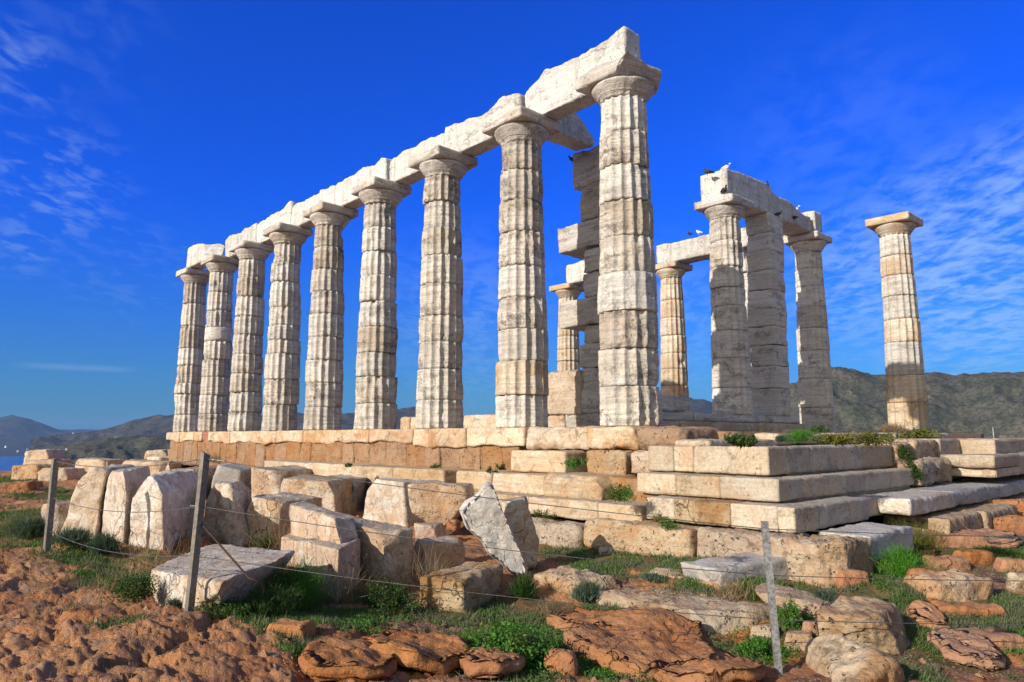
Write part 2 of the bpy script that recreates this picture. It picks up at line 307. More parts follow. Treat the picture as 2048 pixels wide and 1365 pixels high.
def c8box(x0, x1, y0, y1, z0, z1):
    return np.array([(x0, y0, z0), (x1, y0, z0), (x1, y1, z0), (x0, y1, z0), (x0, y0, z1), (x1, y0, z1), (x1, y1, z1), (x0, y1, z1)], float)
def segd(p, f=0.0034, lo=0.02): return max(lo, np.linalg.norm(np.asarray(p, float)[:2] - CP[:2]) * f)
def outline(poly, y_dir, th, seed=0, rough=0.015, seg=0.035, edge=0.03):
    """stone with the outline poly (Nx3, one plane) and thickness th along y_dir"""
    poly = np.asarray(poly, float); c = poly.mean(0); y_dir = np.asarray(y_dir, float); y_dir /= np.linalg.norm(y_dir)
    pts = []
    for a, b in zip(poly, np.roll(poly, -1, 0)):
        k = max(1, int(np.linalg.norm(b - a) / seg)); pts += [a + (b - a) * i / k for i in range(k)]
    pts = np.array(pts); n = len(pts)
    pts = pts * 0.5 + (np.roll(pts, 1, 0) + np.roll(pts, -1, 0)) * 0.25
    rad = np.linalg.norm(pts - c, axis=1).mean(); K = max(4, int(rad / seg)); J = max(3, int(th / seg))
    rings = [c[None] + (pts - c) * (k / K) for k in range(1, K)]
    fr = lambda e: c + (pts - c) * (1 - e / rad)
    side = []
    for j in range(J + 1):
        e = edge * max(0, 1 - 2.0 * min(j, J - j) / 2.0)
        side.append((fr(e) + y_dir * (th * j / J)))
    allr = rings + side + [r + y_dir * th for r in rings[::-1]]
    V = np.concatenate(allr + [c[None], c[None] + y_dir * th]); m_ = len(allr)
    i = np.arange(n); j = (i + 1) % n; F = []
    for k in range(m_ - 1): F.append(np.stack([k * n + i, k * n + j, (k + 1) * n + j, (k + 1) * n + i], 1))
    F.append(np.stack([j, i, np.full(n, m_ * n), np.full(n, m_ * n)], 1)[:, [0, 1, 2, 2]])
    F.append(np.stack([(m_ - 1) * n + i, (m_ - 1) * n + j, np.full(n, m_ * n + 1), np.full(n, m_ * n + 1)], 1))
    D = np.stack([fbm(V, 2.5, 4, seed + q) for q in range(3)], 1) * rough * 1.8 + np.stack([fbm(V, 9, 3, seed + 5 + q) for q in range(3)], 1) * rough * 0.7
    return V + D, F
def omesh(name, V, F, mat, **kw):
    quads = np.concatenate([f for f in F if len(f) and not (f[:, 2] == f[:, 3]).any()])
    tri = np.concatenate([f[:, :3] for f in F if (f[:, 2] == f[:, 3]).any()])
    q2 = np.concatenate([quads[:, [0, 1, 2]], quads[:, [0, 2, 3]], tri])
    return obj(name, V, q2, mat, **kw)

# ------------------------------------------------------------------ ground heights
GC = [(1557, 1340, -1.98), (0, 1365, -1.58), (300, 1365, -1.60), (700, 1365, -1.68), (1000, 1365, -1.82), (1300, 1365, -1.92), (2048, 1365, -2.0), (375, 1228, -1.55), (95, 1103, -1.50),
      (900, 1228, -1.86), (620, 1215, -1.78), (1150, 1240, -1.86), (1080, 1100, -1.62), (1400, 1110, -1.52), (1250, 1160, -1.70), (1600, 1180, -1.68), (1750, 1165, -1.66), (2048, 1160, -1.70), (1900, 1280, -1.88),
      (2048, 1015, -1.38), (1900, 1060, -1.42), (1720, 1150, -1.58), (40, 1010, -1.50), (0, 1060, -1.50), (20, 962, -1.45), (250, 1120, -1.62), (450, 1120, -1.70), (600, 1120, -1.75), (300, 1280, -1.56), (1700, 1240, -1.82), (200, 1000, -1.60)]
GP = np.array([[*gz(u, v, z)] for u, v, z in GC] + [(3.7, -2.35, -1.46), (4.3, -1.6, -1.44), (2.9, -2.3, -1.46), (-3, -3, -1.6), (-8, -3, -1.5), (-14, -4, -1.4), (-20, -4, -1.35), (-24, -10, -1.5), (-20, 3, -1.3), (6, 4, -1.42), (8, 10, -1.5), (8, -2, -1.65), (13, -12, -2.0), (2, -16, -1.6), (7.3, -10.5, -1.75), (12, 8, -1.9), (-3, 5, -1.2), (-10, 6, -1.2), (-16, 6, -1.2), (-6, 14, -1.3), (3, 16, -1.4), (-16, 15, -1.4)])
def G(xy):
    xy = np.atleast_2d(np.asarray(xy, float)); out = np.zeros(len(xy))
    for s in range(0, len(xy), 60000):
        q = xy[s:s + 60000]
        d2 = ((q[:, None, :] - GP[None, :, :2]) ** 2).sum(2) + 0.25
        wt = d2 ** -1.6; out[s:s + 60000] = (wt * GP[:, 2]).sum(1) / wt.sum(1)
    # the headland falls away on every side
    dx = np.maximum(np.maximum(-27.5 - xy[:, 0], xy[:, 0] - 16), 0); dy = np.maximum(np.maximum(-20 - xy[:, 1], xy[:, 1] - 19), 0)
    d = np.hypot(dx, dy)
    return out - 0.0 - np.where(d > 0, 0.16 * d + 0.012 * d * d, 0)
def gh(u, v):
    z = -1.6
    for _ in range(12):
        p = gz(u, v, z); z = 0.5 * z + 0.5 * G(p[:2])[0]
    return np.array([*gz(u, v, z)[:2], G(gz(u, v, z)[:2])[0]])

def pxblock(name, A, B, TA, TB, mat, label, C=None, depth=0.6, cat='marble block', group=None, sink=0.08, z=None, TC=None, dz=0.0, **kw):
    """A, B: ground pixels of the near face, TA, TB: its top pixels in the same upright plane; C: ground pixel of the far end of the side face"""
    a = gh(*A) if z is None else gz(*A, z); b = gh(*B) if z is None else gz(*B, z)
    n = np.cross(b - a, [0, 0, 1.0]); n /= np.linalg.norm(n)
    def hit(q): d = ray(*q); return CP + d * ((a - CP) @ n) / (d @ n)
    ta, tb = hit(TA), hit(TB)
    away = -n if (-n) @ (a - CP) > 0 else n
    if C is not None:
        c = gh(*C) if z is None else gz(*C, z); dv = c - b; dv[2] = 0
    else: dv = away * depth
    lo = np.array([0, 0, sink]); top = np.array([0, 0, dz])
    c8 = np.array([a - lo, b - lo, b + dv - lo, a + dv - lo, ta, tb, tb + dv + top, ta + dv + top])
    kw['rnd'] = kw.get('rnd', 0.03) * 0.38; kw['rough'] = kw.get('rough', 0.012) * 1.15; kw.setdefault('seg', segd(a, 0.003, 0.018)); kw.setdefault('seed', abs(hash(A)) % 997)
    r_ = np.random.default_rng(kw['seed']); kw['cuts'] = tuple(kw.get('cuts', ())) + tuple((r_.choice([-1, 1]), -r_.uniform(0, 1), r_.uniform(.3, 1.2), r_.uniform(.78, .93)) for _ in range(2)) + ((r_.uniform(-1, 1), -1, r_.uniform(-.2, 1), r_.uniform(.86, .95)),); kw['chip'] = kw.get('chip', 0.06) * 1.25
    V, F = rbox(c8, **kw)
    o = obj(name, V, F, mat); tag(o, label, cat, group); return o

# ------------------------------------------------------------------ columns
def ring_mesh(Rf, zs, nt, cx, cy):
    """Rf: (len(zs), nt) radii -> closed drum with caps"""
    th = np.arange(nt) * 2 * np.pi / nt; nz = len(zs)
    V = np.stack([cx + Rf * np.cos(th), cy + Rf * np.sin(th), np.broadcast_to(np.asarray(zs)[:, None] if np.ndim(zs) == 1 else zs, Rf.shape)], 2).reshape(-1, 3)
    i = np.arange(nt); j = (i + 1) % nt; F = []
    for k in range(nz - 1): F.append(np.stack([k * nt + i, k * nt + j, (k + 1) * nt + j, (k + 1) * nt + i], 1))
    V = np.concatenate([V, [[cx, cy, V[:nt, 2].mean()], [cx, cy, V[-nt:, 2].mean()]]]); b = nz * nt
    h = nt // 2; ii = np.arange(0, nt, 2)
    F.append(np.stack([(ii + 2) % nt, (ii + 1) % nt, ii, np.full(h, b)], 1))
    F.append(np.stack([(nz - 1) * nt + ii, (nz - 1) * nt + (ii + 1) % nt, (nz - 1) * nt + (ii + 2) % nt, np.full(h, b + 1)], 1))
    return V, np.concatenate(F)
def joints(vs, x, y):
    """pixel rows of the drum joints -> heights"""
    d = CP[:2] - np.array([x, y]); d /= np.linalg.norm(d); q = np.array([x, y]) + 0.45 * d; out = []
    for v in vs:
        # ray in the vertical plane through the column axis
        u = 1024; f0 = None
        for _ in range(8):
            X = CP + ray(u, v) * (np.linalg.norm(q - CP[:2]) / np.linalg.norm(ray(u, v)[:2])); rel = np.array([q[0], q[1], X[2]]) - CP
            u = 1024 + FPX * (rel @ RT) / (rel @ FW)
        out.append(X[2])
    return out
DRUMS = {}
def column(x, y, label, jz=None, zb=0.0, zn=5.455, seed=1, mat='column', mats=None, wear=1.0, group='fluted Doric columns of the temple ruin', smoothd=(), abw=1.10, abt=0.21, abcuts=(), abchip=0.08, shift=None, sc=1.0):
    rg = np.random.default_rng(seed)
    t = empty('doric_column', (x, y, zb), label, 'column', group)
    dist = math.hypot(x - CP[0], y - CP[1]); nper = 14 if dist < 13 else 12 if dist < 17 else 8; nt = 16 * nper
    if jz is None:
        jz = []; z = zb
        while z < zn - 0.75: z += rg.uniform(0.46, 0.66); jz.append(z)
    zs = [zb] + sorted(jz) + [zn]; th = np.arange(nt) * 2 * np.pi / nt; ph0 = rg.uniform(0, 0.3)
    for k in range(len(zs) - 1):
        a, b = zs[k], zs[k + 1]; hgt = b - a; sd = seed * 31 + k
        if hgt < 0.1: continue
        ox, oy = rg.normal(0, 0.010, 2); sc2 = 1 + rg.normal(0, 0.012)
        if shift and k in shift: ox += shift[k][0]; oy += shift[k][1]; sc2 *= shift[k][2]
        n = max(8, int(hgt / max(0.018, dist * 0.0022))); tt = np.linspace(0, 1, n + 1)
        tt = 0.5 - 0.5 * np.cos(np.pi * tt) * 0.35 - (0.5 - tt) * 0.65 * 1.0 if False else tt
        z = a + 0.004 + (hgt - 0.008) * tt
        e = np.minimum(tt, 1 - tt) * hgt
        z = z[:, None]; f = (z - 0.0) / 5.455; R0 = (0.515 - 0.117 * f + 0.012 * np.sin(np.pi * np.clip(f, 0, 1))) * sc2 * sc
        T = np.broadcast_to(th[None], (n + 1, nt)); Z = np.broadcast_to(z, T.shape)
        P = np.stack([np.cos(T) * 0.5 + x, np.sin(T) * 0.5 + y, Z], 2).reshape(-1, 3)
        g = lambda s_, o_, q, **kk: fbm(P, s_, o_, sd + q, **kk).reshape(T.shape)
        fl = ((T / (2 * np.pi) * 16 + ph0 + 0.5) % 1.0) * 2 - 1
        dep = (0.060 if k not in smoothd else 0.028 if seed == 19 else 0.004) * R0 / 0.5
        sc_ = dep * (1 - np.abs(fl) ** 2.0)
        big = g(1.6, 3, 1)
        wearf = wear * np.clip(0.05 + 1.1 * big, 0, 0.85)
        Rr = R0 - np.maximum(sc_, dep * wearf * 0.6) + 0.005 * g(16, 3, 2) + 0.018 * g(2.6, 4, 3) * wear
        lip = np.clip(0.5 + 0.8 * g(2.4, 3, 4), 0.08, 1.3)
        E = e[:, None]
        Rr = Rr - 0.015 * np.exp(-E / 0.012) * lip - 0.060 * wear * np.exp(-E / 0.08) * np.clip(g(2.8, 3, 5) * 2.0 - 0.12, 0, 1)
        Rr = Rr - 0.095 * np.clip(g(2.3, 5, 6) * 1.8 - 0.52 / max(wear, 0.3), 0, 1)
        mname = (mats or {}).get(k, mat)
        if mname == 'column': mname = ['column', 'column', 'column', 'coldark', 'coldark', 'colpale'][int(rg.integers(0, 6))]
        V, F = ring_mesh(Rr, np.broadcast_to(z, Rr.shape), nt, x + ox, y + oy)
        obj('drum', V, F, M[mname], parent=t)
    # capital: neck with annulets, echinus; abacus on top
    rg2 = np.random.default_rng(seed + 99); r0 = 0.40 * sc
    prof = [(0.0, r0 - 0.01), (0.02, r0), (0.05, r0 + 0.004), (0.055, r0 + 0.016), (0.07, r0 + 0.018), (0.075, r0 + 0.034), (0.095, r0 + 0.04), (0.13, r0 + 0.07), (0.17, r0 + 0.105), (0.21, r0 + 0.13), (0.245, r0 + 0.137), (0.262, r0 + 0.12), (0.27, r0 + 0.08)]
    zz_ = np.interp(np.linspace(0, 1, 26), np.linspace(0, 1, len(prof)), [p[0] for p in prof]); rr_ = np.interp(zz_, [p[0] for p in prof], [p[1] for p in prof])
    top = 5.96; zc = zn + zz_ * ((top - abt - zn) / 0.27)
    T = np.broadcast_to(th[None], (26, nt)); P = np.stack([np.cos(T) * 0.5 + x, np.sin(T) * 0.5 + y, np.broadcast_to(zc[:, None], T.shape)], 2).reshape(-1, 3)
    Rr = rr_[:, None] + 0.02 * fbm(P, 3, 4, seed + 60).reshape(T.shape) - 0.07 * np.clip(fbm(P, 2.2, 3, seed + 61).reshape(T.shape) * 1.8 - 0.4, 0, 1)
    fl = ((T / (2 * np.pi) * 16 + ph0 + 0.5) % 1.0) * 2 - 1
    Rr = Rr - 0.03 * (1 - fl ** 2) * np.exp(-zz_ / 0.04)[:, None]
    V, F = ring_mesh(Rr, np.broadcast_to(zc[:, None], Rr.shape), nt, x, y)
    cm = mats.get('cap', mat) if mats else mat
    cap = obj('capital', V, F, M[cm], parent=t)
    hw = abw / 2; V, F = rbox(c8box(x - hw, x + hw, y - hw, y + hw, top - abt + 0.003, top), seg=segd((x, y), 0.0026), rnd=0.012, rough=0.008, seed=seed, chip=abchip, cuts=abcuts)
    obj('abacus', V, F, M[cm], parent=cap)
    return t
SP = 2.52
colj = {
 8: [345 and 562, 0],
}
def crop(vs, v0, s): return [v0 + q * s for q in vs]
J1 = crop([530, 655, 785, 882, 985, 1045, 1165], 420, 0.3518)
J2 = crop([462, 568, 665, 742, 848, 948, 1052, 1160], 420, 0.3518)
J3 = crop([378, 488, 598, 705, 818, 928, 1035, 1150], 420, 0.3518)
J4 = crop([292, 400, 548, 652, 735, 815, 962, 1105], 420, 0.3518)
J5 = crop([303, 425, 548, 672, 800, 925, 1052, 1185], 380, 0.3662)
J6 = crop([195, 325, 460, 600, 742, 885, 1015, 1165], 380, 0.3662)
J7 = crop([48, 195, 348, 502, 680, 825, 975, 1145], 380, 0.3662)
J8 = crop([550, 770, 1000, 1250], 180, 0.2784) + crop([330, 560, 790, 1040], 500, 0.2784)
J9 = crop([262, 515, 770, 1035, 1300], 180, 0.2784) + crop([428, 700, 975], 500, 0.2784)
flank = [
 (8, J1, 'leftmost column of the long row, under the beam end on the far left', dict(seed=11)),
 (7, J2, 'second column from the left in the long row, with one smooth unfluted repaired drum', dict(seed=12, smoothd=(5,), mats={5: 'colpale'})),
 (6, J3, 'third column from the left in the long row, one pale worn drum near its top', dict(seed=13, mats={6: 'colpale'})),
 (5, J4, 'fourth column from the left in the long row, brownish bands in its upper shaft', dict(seed=14)),
 (4, J5, 'fifth column from the left in the long row, its third drum from below bulging outwards', dict(seed=15, shift={2: (-.03, 0, 1.03), 1: (.0, .0, .99)})),
 (3, J6, 'sixth column from the left in the long row, with heavily chipped drum joints', dict(seed=16, wear=1.35)),
 (2, J7, 'seventh column from the left in the long row, third from its near right end', dict(seed=17)),
 (1, J8, 'eighth column from the left in the long row, where the cross beam meets the row', dict(seed=18, mats={1: 'colwarm'})),
 (0, J9, 'largest and nearest column, at the right end of the long row under the broken beam end', dict(seed=19, wear=1.1, smoothd=(3,), mats={3: 'colpale', 0: 'column', 8: 'colpale', 'cap': 'colpale'}, abw=1.16, abt=0.25, abcuts=((1, -0.2, -1.0, 0.62), (1, 1, -0.4, 0.72), (-0.2, -1, 1.2, 0.9)), abchip=0.14)),
]
for k, J, lab, kw in flank:
    column(-SP * k, 0, lab, jz=joints(sorted(J, reverse=True), -SP * k, 0), **kw)
NY = 12.2
column(0, NY, 'lone free-standing column at the far right against the hills, square clean capital', seed=31, mat='colpale', wear=0.45, abw=1.15, abchip=0.0, zb=0.0, smoothd=(), jz=joints([805, 750, 683, 637, 590, 548, 508], 0, NY), mats={'cap': 'colwarm', 0: 'colwarm', 1: 'colwarm', 3: 'colwarm', 6: 'colwarm'})
column(-SP, NY, 'grey shaded column to the right of the square pillar, under the end of the cross beam', seed=32, mat='colgrey', wear=0.8, jz=joints([815, 757, 700, 655, 612, 570, 535], -SP, NY))
column(-2 * SP, NY, 'column mostly hidden behind the square pillar, seen only as a narrow strip', seed=33, mat='colgrey', wear=1.2, shift={2: (.02, 0, 1.), 5: (-.02, 0, 1)})
column(-3 * SP, NY, 'slender column seen just right of the nearest column, under the far beam', seed=34, mat='colwarm', wear=0.6)
column(-5 * SP, NY, 'distant column half hidden behind the broken square pillar, with a clean square capital', seed=35, mat='colwarm', wear=0.6, abchip=0.0, mats={'cap': 'colwarm'})
column(-2.45, 7.3, 'grey blotched porch column standing on a raised course left of the square pillar', seed=36, mat='colgrey', wear=0.7, zb=0.38, jz=joints([775, 715, 660, 610, 572, 530, 478], -2.45, 7.3), mats={6: 'column', 7: 'column', 'cap': 'column'}, abw=1.12)

# ------------------------------------------------------------------ beams
def beam(label, x0, x1, y0, y1, zt0, zt1, seed, zb=5.962, mat='beam', cuts=(), rough=0.014, chip=0.12, ero=0.1, cat='stone beam', group='architrave beams on the columns'):
    c8 = c8box(x0, x1, y0, y1, zb, max(zt0, zt1)); long = 0 if (x1 - x0) > (y1 - y0) else 1
    V, F = rbox(c8, seg=segd(((x0 + x1) / 2, (y0 + y1) / 2), 0.0028, 0.022), rnd=0.012, rough=rough, seed=seed, chip=chip, cuts=cuts, maxn=110)
    s = (V[:, long] - c8[:, long].min()) / np.ptp(c8[:, long]); h = (V[:, 2] - zb) / (max(zt0, zt1) - zb)
    tz = zt0 + (zt1 - zt0) * s + ero * np.stack([fbm(np.stack([V[:, long] * 1.0, V[:, 1 - long] * 0.4, V[:, 0] * 0], 1), 1.6, 4, seed + 3)], 1)[:, 0] - 0.4 * ero
    V[:, 2] = zb + np.clip(h, -0.05, 1.05) * (tz - zb)
    o = obj('architrave_beam', V, F, M[mat]); return tag(o, label, cat, group)
yb0, yb1 = 0.05, 0.48
tops = [(-20.0, -17.72, 6.76, 6.70), (-17.60, -15.04, 6.73, 6.78), (-15.00, -12.62, 6.70, 6.84), (-12.60, -10.86, 6.76, 6.74), (-10.83, -7.45, 6.72, 6.74), (-7.30, -5.10, 6.66, 6.74), (-5.07, -2.64, 6.78, 6.68), (-2.47, 0.02, 6.84, 6.90)]
lab = ['short white beam block at the far left end, on the first and second columns', 'beam spanning the second and third columns from the left, after the gap', 'beam spanning the third and fourth columns from the left', 'beam spanning the fourth and fifth columns from the left', 'beam spanning the fifth and sixth columns, its right end standing higher', 'beam spanning the sixth and seventh columns from the left', 'beam spanning the seventh and eighth columns, ending at the narrow slit of sky', 'nearest beam at the right end of the row, cracked and rising to the highest point']
for i, ((a, b, z0, z1), l) in enumerate(zip(tops, lab)):
    cu = ()
    if i == 0: cu = ((1, -0.9, 0.5, 0.55), (1, -1, 0, 0.8))
    if i == 7: cu = ((-1, 0, 1.6, 0.72),)
    beam(l, a, b, yb0 if i else -0.42, yb1 if i else 0.05, z0, z1, 40 + i, cuts=cu, chip=0.05 if i in (0, 7) else 0.10, ero=0.16, rough=0.02)
# cross beams over the porch
V, F = rbox(np.array([(-2.82, 0.49, 5.962), (-2.36, 0.49, 5.962), (-2.36, 1.95, 5.962), (-2.82, 1.95, 5.962), (-2.82, 0.49, 6.72), (-2.36, 0.49, 6.72), (-2.36, 2.1, 6.45), (-2.82, 2.1, 6.45)]), seg=0.03, rnd=0.015, rough=0.02, seed=55, chip=0.1, cuts=((0, 0.75, 1, 0.52),))
tag(obj('architrave_beam', V, F, M['beam']), 'sloping broken cross beam running back from the eighth column to the broken pillar', 'stone beam', 'architrave beams on the columns')
beam('cross beam on the grey porch column and square pillar, birds on its top', -2.88, -2.1, 6.86, 9.25, 6.72, 6.88, 56, cuts=((0, 1, 0.9, 0.88),), chip=0.07, ero=0.07)
beam('lower eroded cross beam between the square pillar and the grey column behind it', -2.9, -2.15, 9.28, 11.70, 6.74, 6.46, 57, chip=0.2, ero=0.12)
beam('far beam end piece above the shaded grey column, white bird on it', -3.4, -2.08, 11.8, 12.3, 6.62, 6.68, 58, chip=0.05, ero=0.05)
beam('far beam seen between the nearest column and the grey porch column', -7.9, -5.1, 11.8, 12.55, 6.70, 6.68, 59, chip=0.1, ero=0.08)
beam('far beam piece glimpsed between the grey porch column and the square pillar', -5.06, -3.45, 11.8, 12.55, 6.66, 6.6, 60, chip=0.15, ero=0.08)
beam('single white block on the capital of the distant column behind the broken pillar', -12.4, -11.3, 11.85, 12.5, 6.78, 6.80, 61, chip=0.08, ero=0.06)

# ------------------------------------------------------------------ pillars (antae)
def pillar(label, blocks, mat, group='square pillars of the porch'):
    c = c8box(*blocks[0][:6]).mean(0)
    t = empty('square_pillar', (c[0], c[1], blocks[0][4]), label, 'pillar', group)
    for i, b in enumerate(blocks):
        V, F = rbox(c8box(*b[:6]), seg=0.045, rnd=0.015, rough=0.028, seed=i * 7 + len(blocks), chip=0.2 if len(b) < 8 else b[7] * 1.2, cuts=b[8] if len(b) > 8 else ())
        obj('block', V, F, M[b[6] if len(b) > 6 else mat], parent=t)
    return t
B = []
zz = [0.38, 1.12, 1.72, 2.3, 2.82, 3.3, 3.82, 4.36, 4.9, 5.4, 5.955]
for i in range(10):
    x0 = -2.86 + [(-.02), -.0, 0.1, 0.03, 0.02, .02, 0, .08, .12, .1][i]
    B.append((x0 - (0, .12, -.02, .05, .0, .04, .02, .0, .0, .0)[i], -2.06 + (0.03 if i > 7 else 0), 8.88, 9.68, zz[i] + .002, zz[i + 1] - .002, 'colgrey', 0.07))
B += [(-3.18, -2.84, 8.95, 9.55, 2.42, 3.08, 'fwhite', 0.1), (-3.25, -2.80, 8.95, 9.55, 4.42, 5.0, 'beam', 0.1)]
pillar('tall grey square pillar of stacked blocks behind the porch column', B, 'colgrey')
zz = [0.0, 0.31, 1.25, 1.75, 2.14, 2.72, 3.25, 3.80, 4.38, 5.15, 5.955]
xs = [-3.2, -2.72, -2.78, -2.66, -3.36, -2.66, -2.64, -3.38, -2.72, -2.92]
B = []
for i in range(10):
    B.append((xs[i], -2.05, 1.9, 2.7, zz[i] + .004, zz[i + 1] - .004, 'column', 0.2 if i not in (4, 7) else 0.14))
pillar('broken pillar with blocks jutting left, behind and left of the nearest column', B, 'column')
V, F = rbox(c8box(-3.69, -2.70, 1.85, 2.6, 0.30, 1.22), seg=0.05, rnd=0.04, rough=0.03, seed=5, chip=0.2)
tag(obj('wall_block', V, F, M['step']), 'large cream block standing at the foot of the broken pillar', 'stone block')
V, F = rbox(c8box(-3.72, -3.24, 1.9, 2.6, 0.0, 0.29), seg=0.05, rnd=0.02, rough=0.015, seed=6)
tag(obj('wall_block', V, F, M['stylo']), 'small split block below the large cream block by the broken pillar', 'stone block')
# porch sill
sill = empty('porch_sill', (-2.4, 6.5, 0), 'raised two-course stone sill under the grey porch column and square pillar', 'stone sill')
yy = [3.3, 4.9, 6.1, 8.2, 9.95]
for i in range(4):
    V, F = rbox(c8box(-3.1, -2.02 + 0.04 * (i % 2), yy[i] + .004, yy[i + 1] - .004, 0.19, 0.376), seg=0.05, rnd=0.01, rough=0.008, seed=70 + i, chip=0.09); obj('block', V, F, M['column'], parent=sill)
yy = [3.2, 4.2, 5.9, 7.6, 8.9, 10.1]
for i in range(5):
    V, F = rbox(c8box(-3.2, -1.9 + 0.05 * (i % 2), yy[i] + .004, yy[i + 1] - .004, -0.06, 0.186), seg=0.05, rnd=0.012, rough=0.01, seed=80 + i, chip=0.12); obj('block', V, F, M['step'], parent=sill)
V, F = rbox(np.array([(-2.75, 3.5, 0.38), (-2.15, 3.5, 0.38), (-2.15, 4.75, 0.38), (-2.75, 4.75, 0.38), (-2.75, 3.5, 0.76), (-2.15, 3.5, 0.78), (-2.15, 5.15, 0.72), (-2.75, 5.15, 0.72)]), seg=0.04, rnd=0.05, rough=0.02, seed=9, chip=0.12)
tag(obj('fallen_block', V, F, M['column']), 'dark shaded block lying on the porch sill just right of the nearest column', 'stone block')
for i, (a, b, y, z1, lb) in enumerate([(-6.6, -3.95, 1.9, 0.36, 'long low wall block seen between the seventh and eighth columns'), (-8.86, -8.0, 1.9, 0.36, 'pale block seen just left of the seventh column, on the temple floor'), (-9.35, -8.9, 1.9, 0.37, 'small upright block on the temple floor right of the sixth column')]):
    V, F = rbox(c8box(a, b, y, y + .7, -0.05, z1), seg=0.05, rnd=0.02, rough=0.015, seed=90 + i, chip=0.1)
    tag(obj('wall_block', V, F, M['stylo']), lb, 'stone block')
# ------------------------------------------------------------------ temple platform
plat = empty('temple_platform', (-9, 0, -1.2), 'stepped stone platform of the temple with ochre stained top course and restored pale corner', 'temple platform')
def pb(name, x0, x1, y0, y1, z0, z1, mat, seed, parent=None, **kw):
    kw.setdefault('seg', segd(((x0 + x1) / 2, y0), 0.003, 0.025)); kw.setdefault('rnd', 0.01); kw.setdefault('rough', 0.008)
    V, F = rbox(c8box(x0, x1, y0, y1, z0, z1), seed=seed, maxn=90, **kw)
    return obj(name, V, F, M[mat], parent=parent if parent is not None else plat)
xs = [-20.25, -18.9, -17.6, -16.95, -16.3, -14.6, -13.0, -11.4, -9.9, -8.3, -6.75, -5.1, -4.55, -3.35, -1.78]
for i in range(len(xs) - 1):
    a, b = xs[i], xs[i + 1]
    low = -0.31 if i < 11 else -0.37
    if i == 3:
        pb('brick_patch', a, b, -0.60, 0.6, -0.3, -0.02, 'brick', 3, chip=0.02); continue
    # broken lower edge: warp the underside
    V, F = rbox(c8box(a + .004, b - .004, -0.68 + 0.02 * (i % 3), 0.62, low, -0.004), seg=0.04, rnd=0.012, rough=0.012, seed=100 + i, chip=0.07, maxn=70)
    k = (V[:, 2] < -0.12) & (V[:, 1] < 0.0)
    V[:, 2] += np.where(k, sstep(-V[:, 2], 0.1, 0.3) * 0.12 * fbm(np.stack([V[:, 0], V[:, 0] * 0, V[:, 0] * 0], 1), 1.1, 3, 8), 0)
    obj('stylobate_block', V, F, M['stylo'], parent=plat)
pb('stylobate_block', -1.74, -0.33, -0.66, 0.6, -0.36, -0.004, 'stylo', 130, chip=0.16, rnd=0.05, rough=0.03)
pb('stylobate_block', -0.34, 0.62, -0.70, 0.62, -0.36, -0.003, 'stylo', 131, chip=0.16, rnd=0.07, rough=0.03)
pb('stylobate_block', 0.60, 1.40, -0.66, 0.58, -0.37, -0.02, 'poros', 132, chip=0.1, rnd=0.14, rough=0.03)
# poros foundation wall below
xs = [-20.0]
rg = np.random.default_rng(4)
while xs[-1] < -2.3: xs.append(xs[-1] + rg.uniform(0.42, 0.8))
xs[-1] = -1.95
for i in range(len(xs) - 1):
    pb('foundation_block', xs[i] + .003, xs[i + 1] - .003, -0.60 + 0.02 * rg.uniform(-1, 1), 0.5, -1.1, -0.24, 'poros', 200 + i, chip=0.04, rough=0.03, rnd=0.004)
pb('foundation_block', -20.6, -19.9, -0.5, 0.5, -1.3, -0.62, 'poros', 240, rough=0.03); pb('foundation_block', -21.6, -20.2, -0.9, 0.5, -1.3, -0.88, 'stylo', 241, rough=0.03)
pb('foundation_block', -22.6, -20.7, -1.2, 0.5, -1.35, -1.0, 'poros', 242, rough=0.03); pb('foundation_block', -20.4, -18.9, -1.1, -0.5, -1.3, -1.02, 'poros', 243, rough=0.03)
pb('foundation_block', -0.26, 0.52, -0.80, 0.4, -0.735, -0.375, 'porous', 244, rough=0.02, rnd=0.03); pb('foundation_block', 0.60, 1.08, -0.80, 0.4, -0.70, -0.375, 'porous', 245, rough=0.03, rnd=0.03, chip=0.12)
pb('foundation_core', -19.9, 1.6, 0.3, 12.9, -1.35, -0.08, 'poros', 246, seg=0.3)
pb('foundation_core', 1.2, 2.7, -0.62, 12.6, -1.3, -0.30, 'porous', 247, seg=0.12)
pb('foundation_core', -1.9, 3.0, -1.15, 0.6, -1.3, -0.745, 'poros', 248, seg=0.08, rough=0.02)
# loose-looking step blocks on the south side, each lying on the one below
pb('step_block', -1.74, -0.50, -1.0, -0.3, -0.735, -0.385, 'step', 250, chip=0.07)
for i, (a, b) in enumerate([(-10.6, -8.0), (-8.0, -6.3), (-6.3, -4.75), (-4.74, -3.11)]):
    pb('step_block', a + .003, b - .003, -1.33 - 0.01 * i, -0.58, -1.15, -0.76 + 0.01 * (i % 2), 'step', 255 + i, chip=0.07)
for i, (a, b) in enumerate([(-2.82, -1.86), (-1.85, -0.60)]):
    pb('step_block', a + .003, b - .003, -1.33, -0.58, -1.06, -0.745 , 'step', 262 + i, chip=0.09)
pb('step_block', -0.57, 0.58, -1.42, -0.6, -1.06, -0.715, 'step', 266, chip=0.13, rnd=0.03, cuts=((1, -0.3, 1, 0.78), (0, -1, 1, 0.82)))
for i, (a, b) in enumerate([(-3.4, -1.9), (-1.9, -0.62), (-0.62, 0.73), (0.74, 1.47)]):
    pb('step_block', a + .003, b - .003, -1.68, -0.9, -1.30, -1.066 + 0.02, 'step', 270 + i, chip=0.09)
pb('step_block', 0.6, 1.5, -1.15, -0.6, -1.0, -0.76, 'poros', 276, chip=0.1)
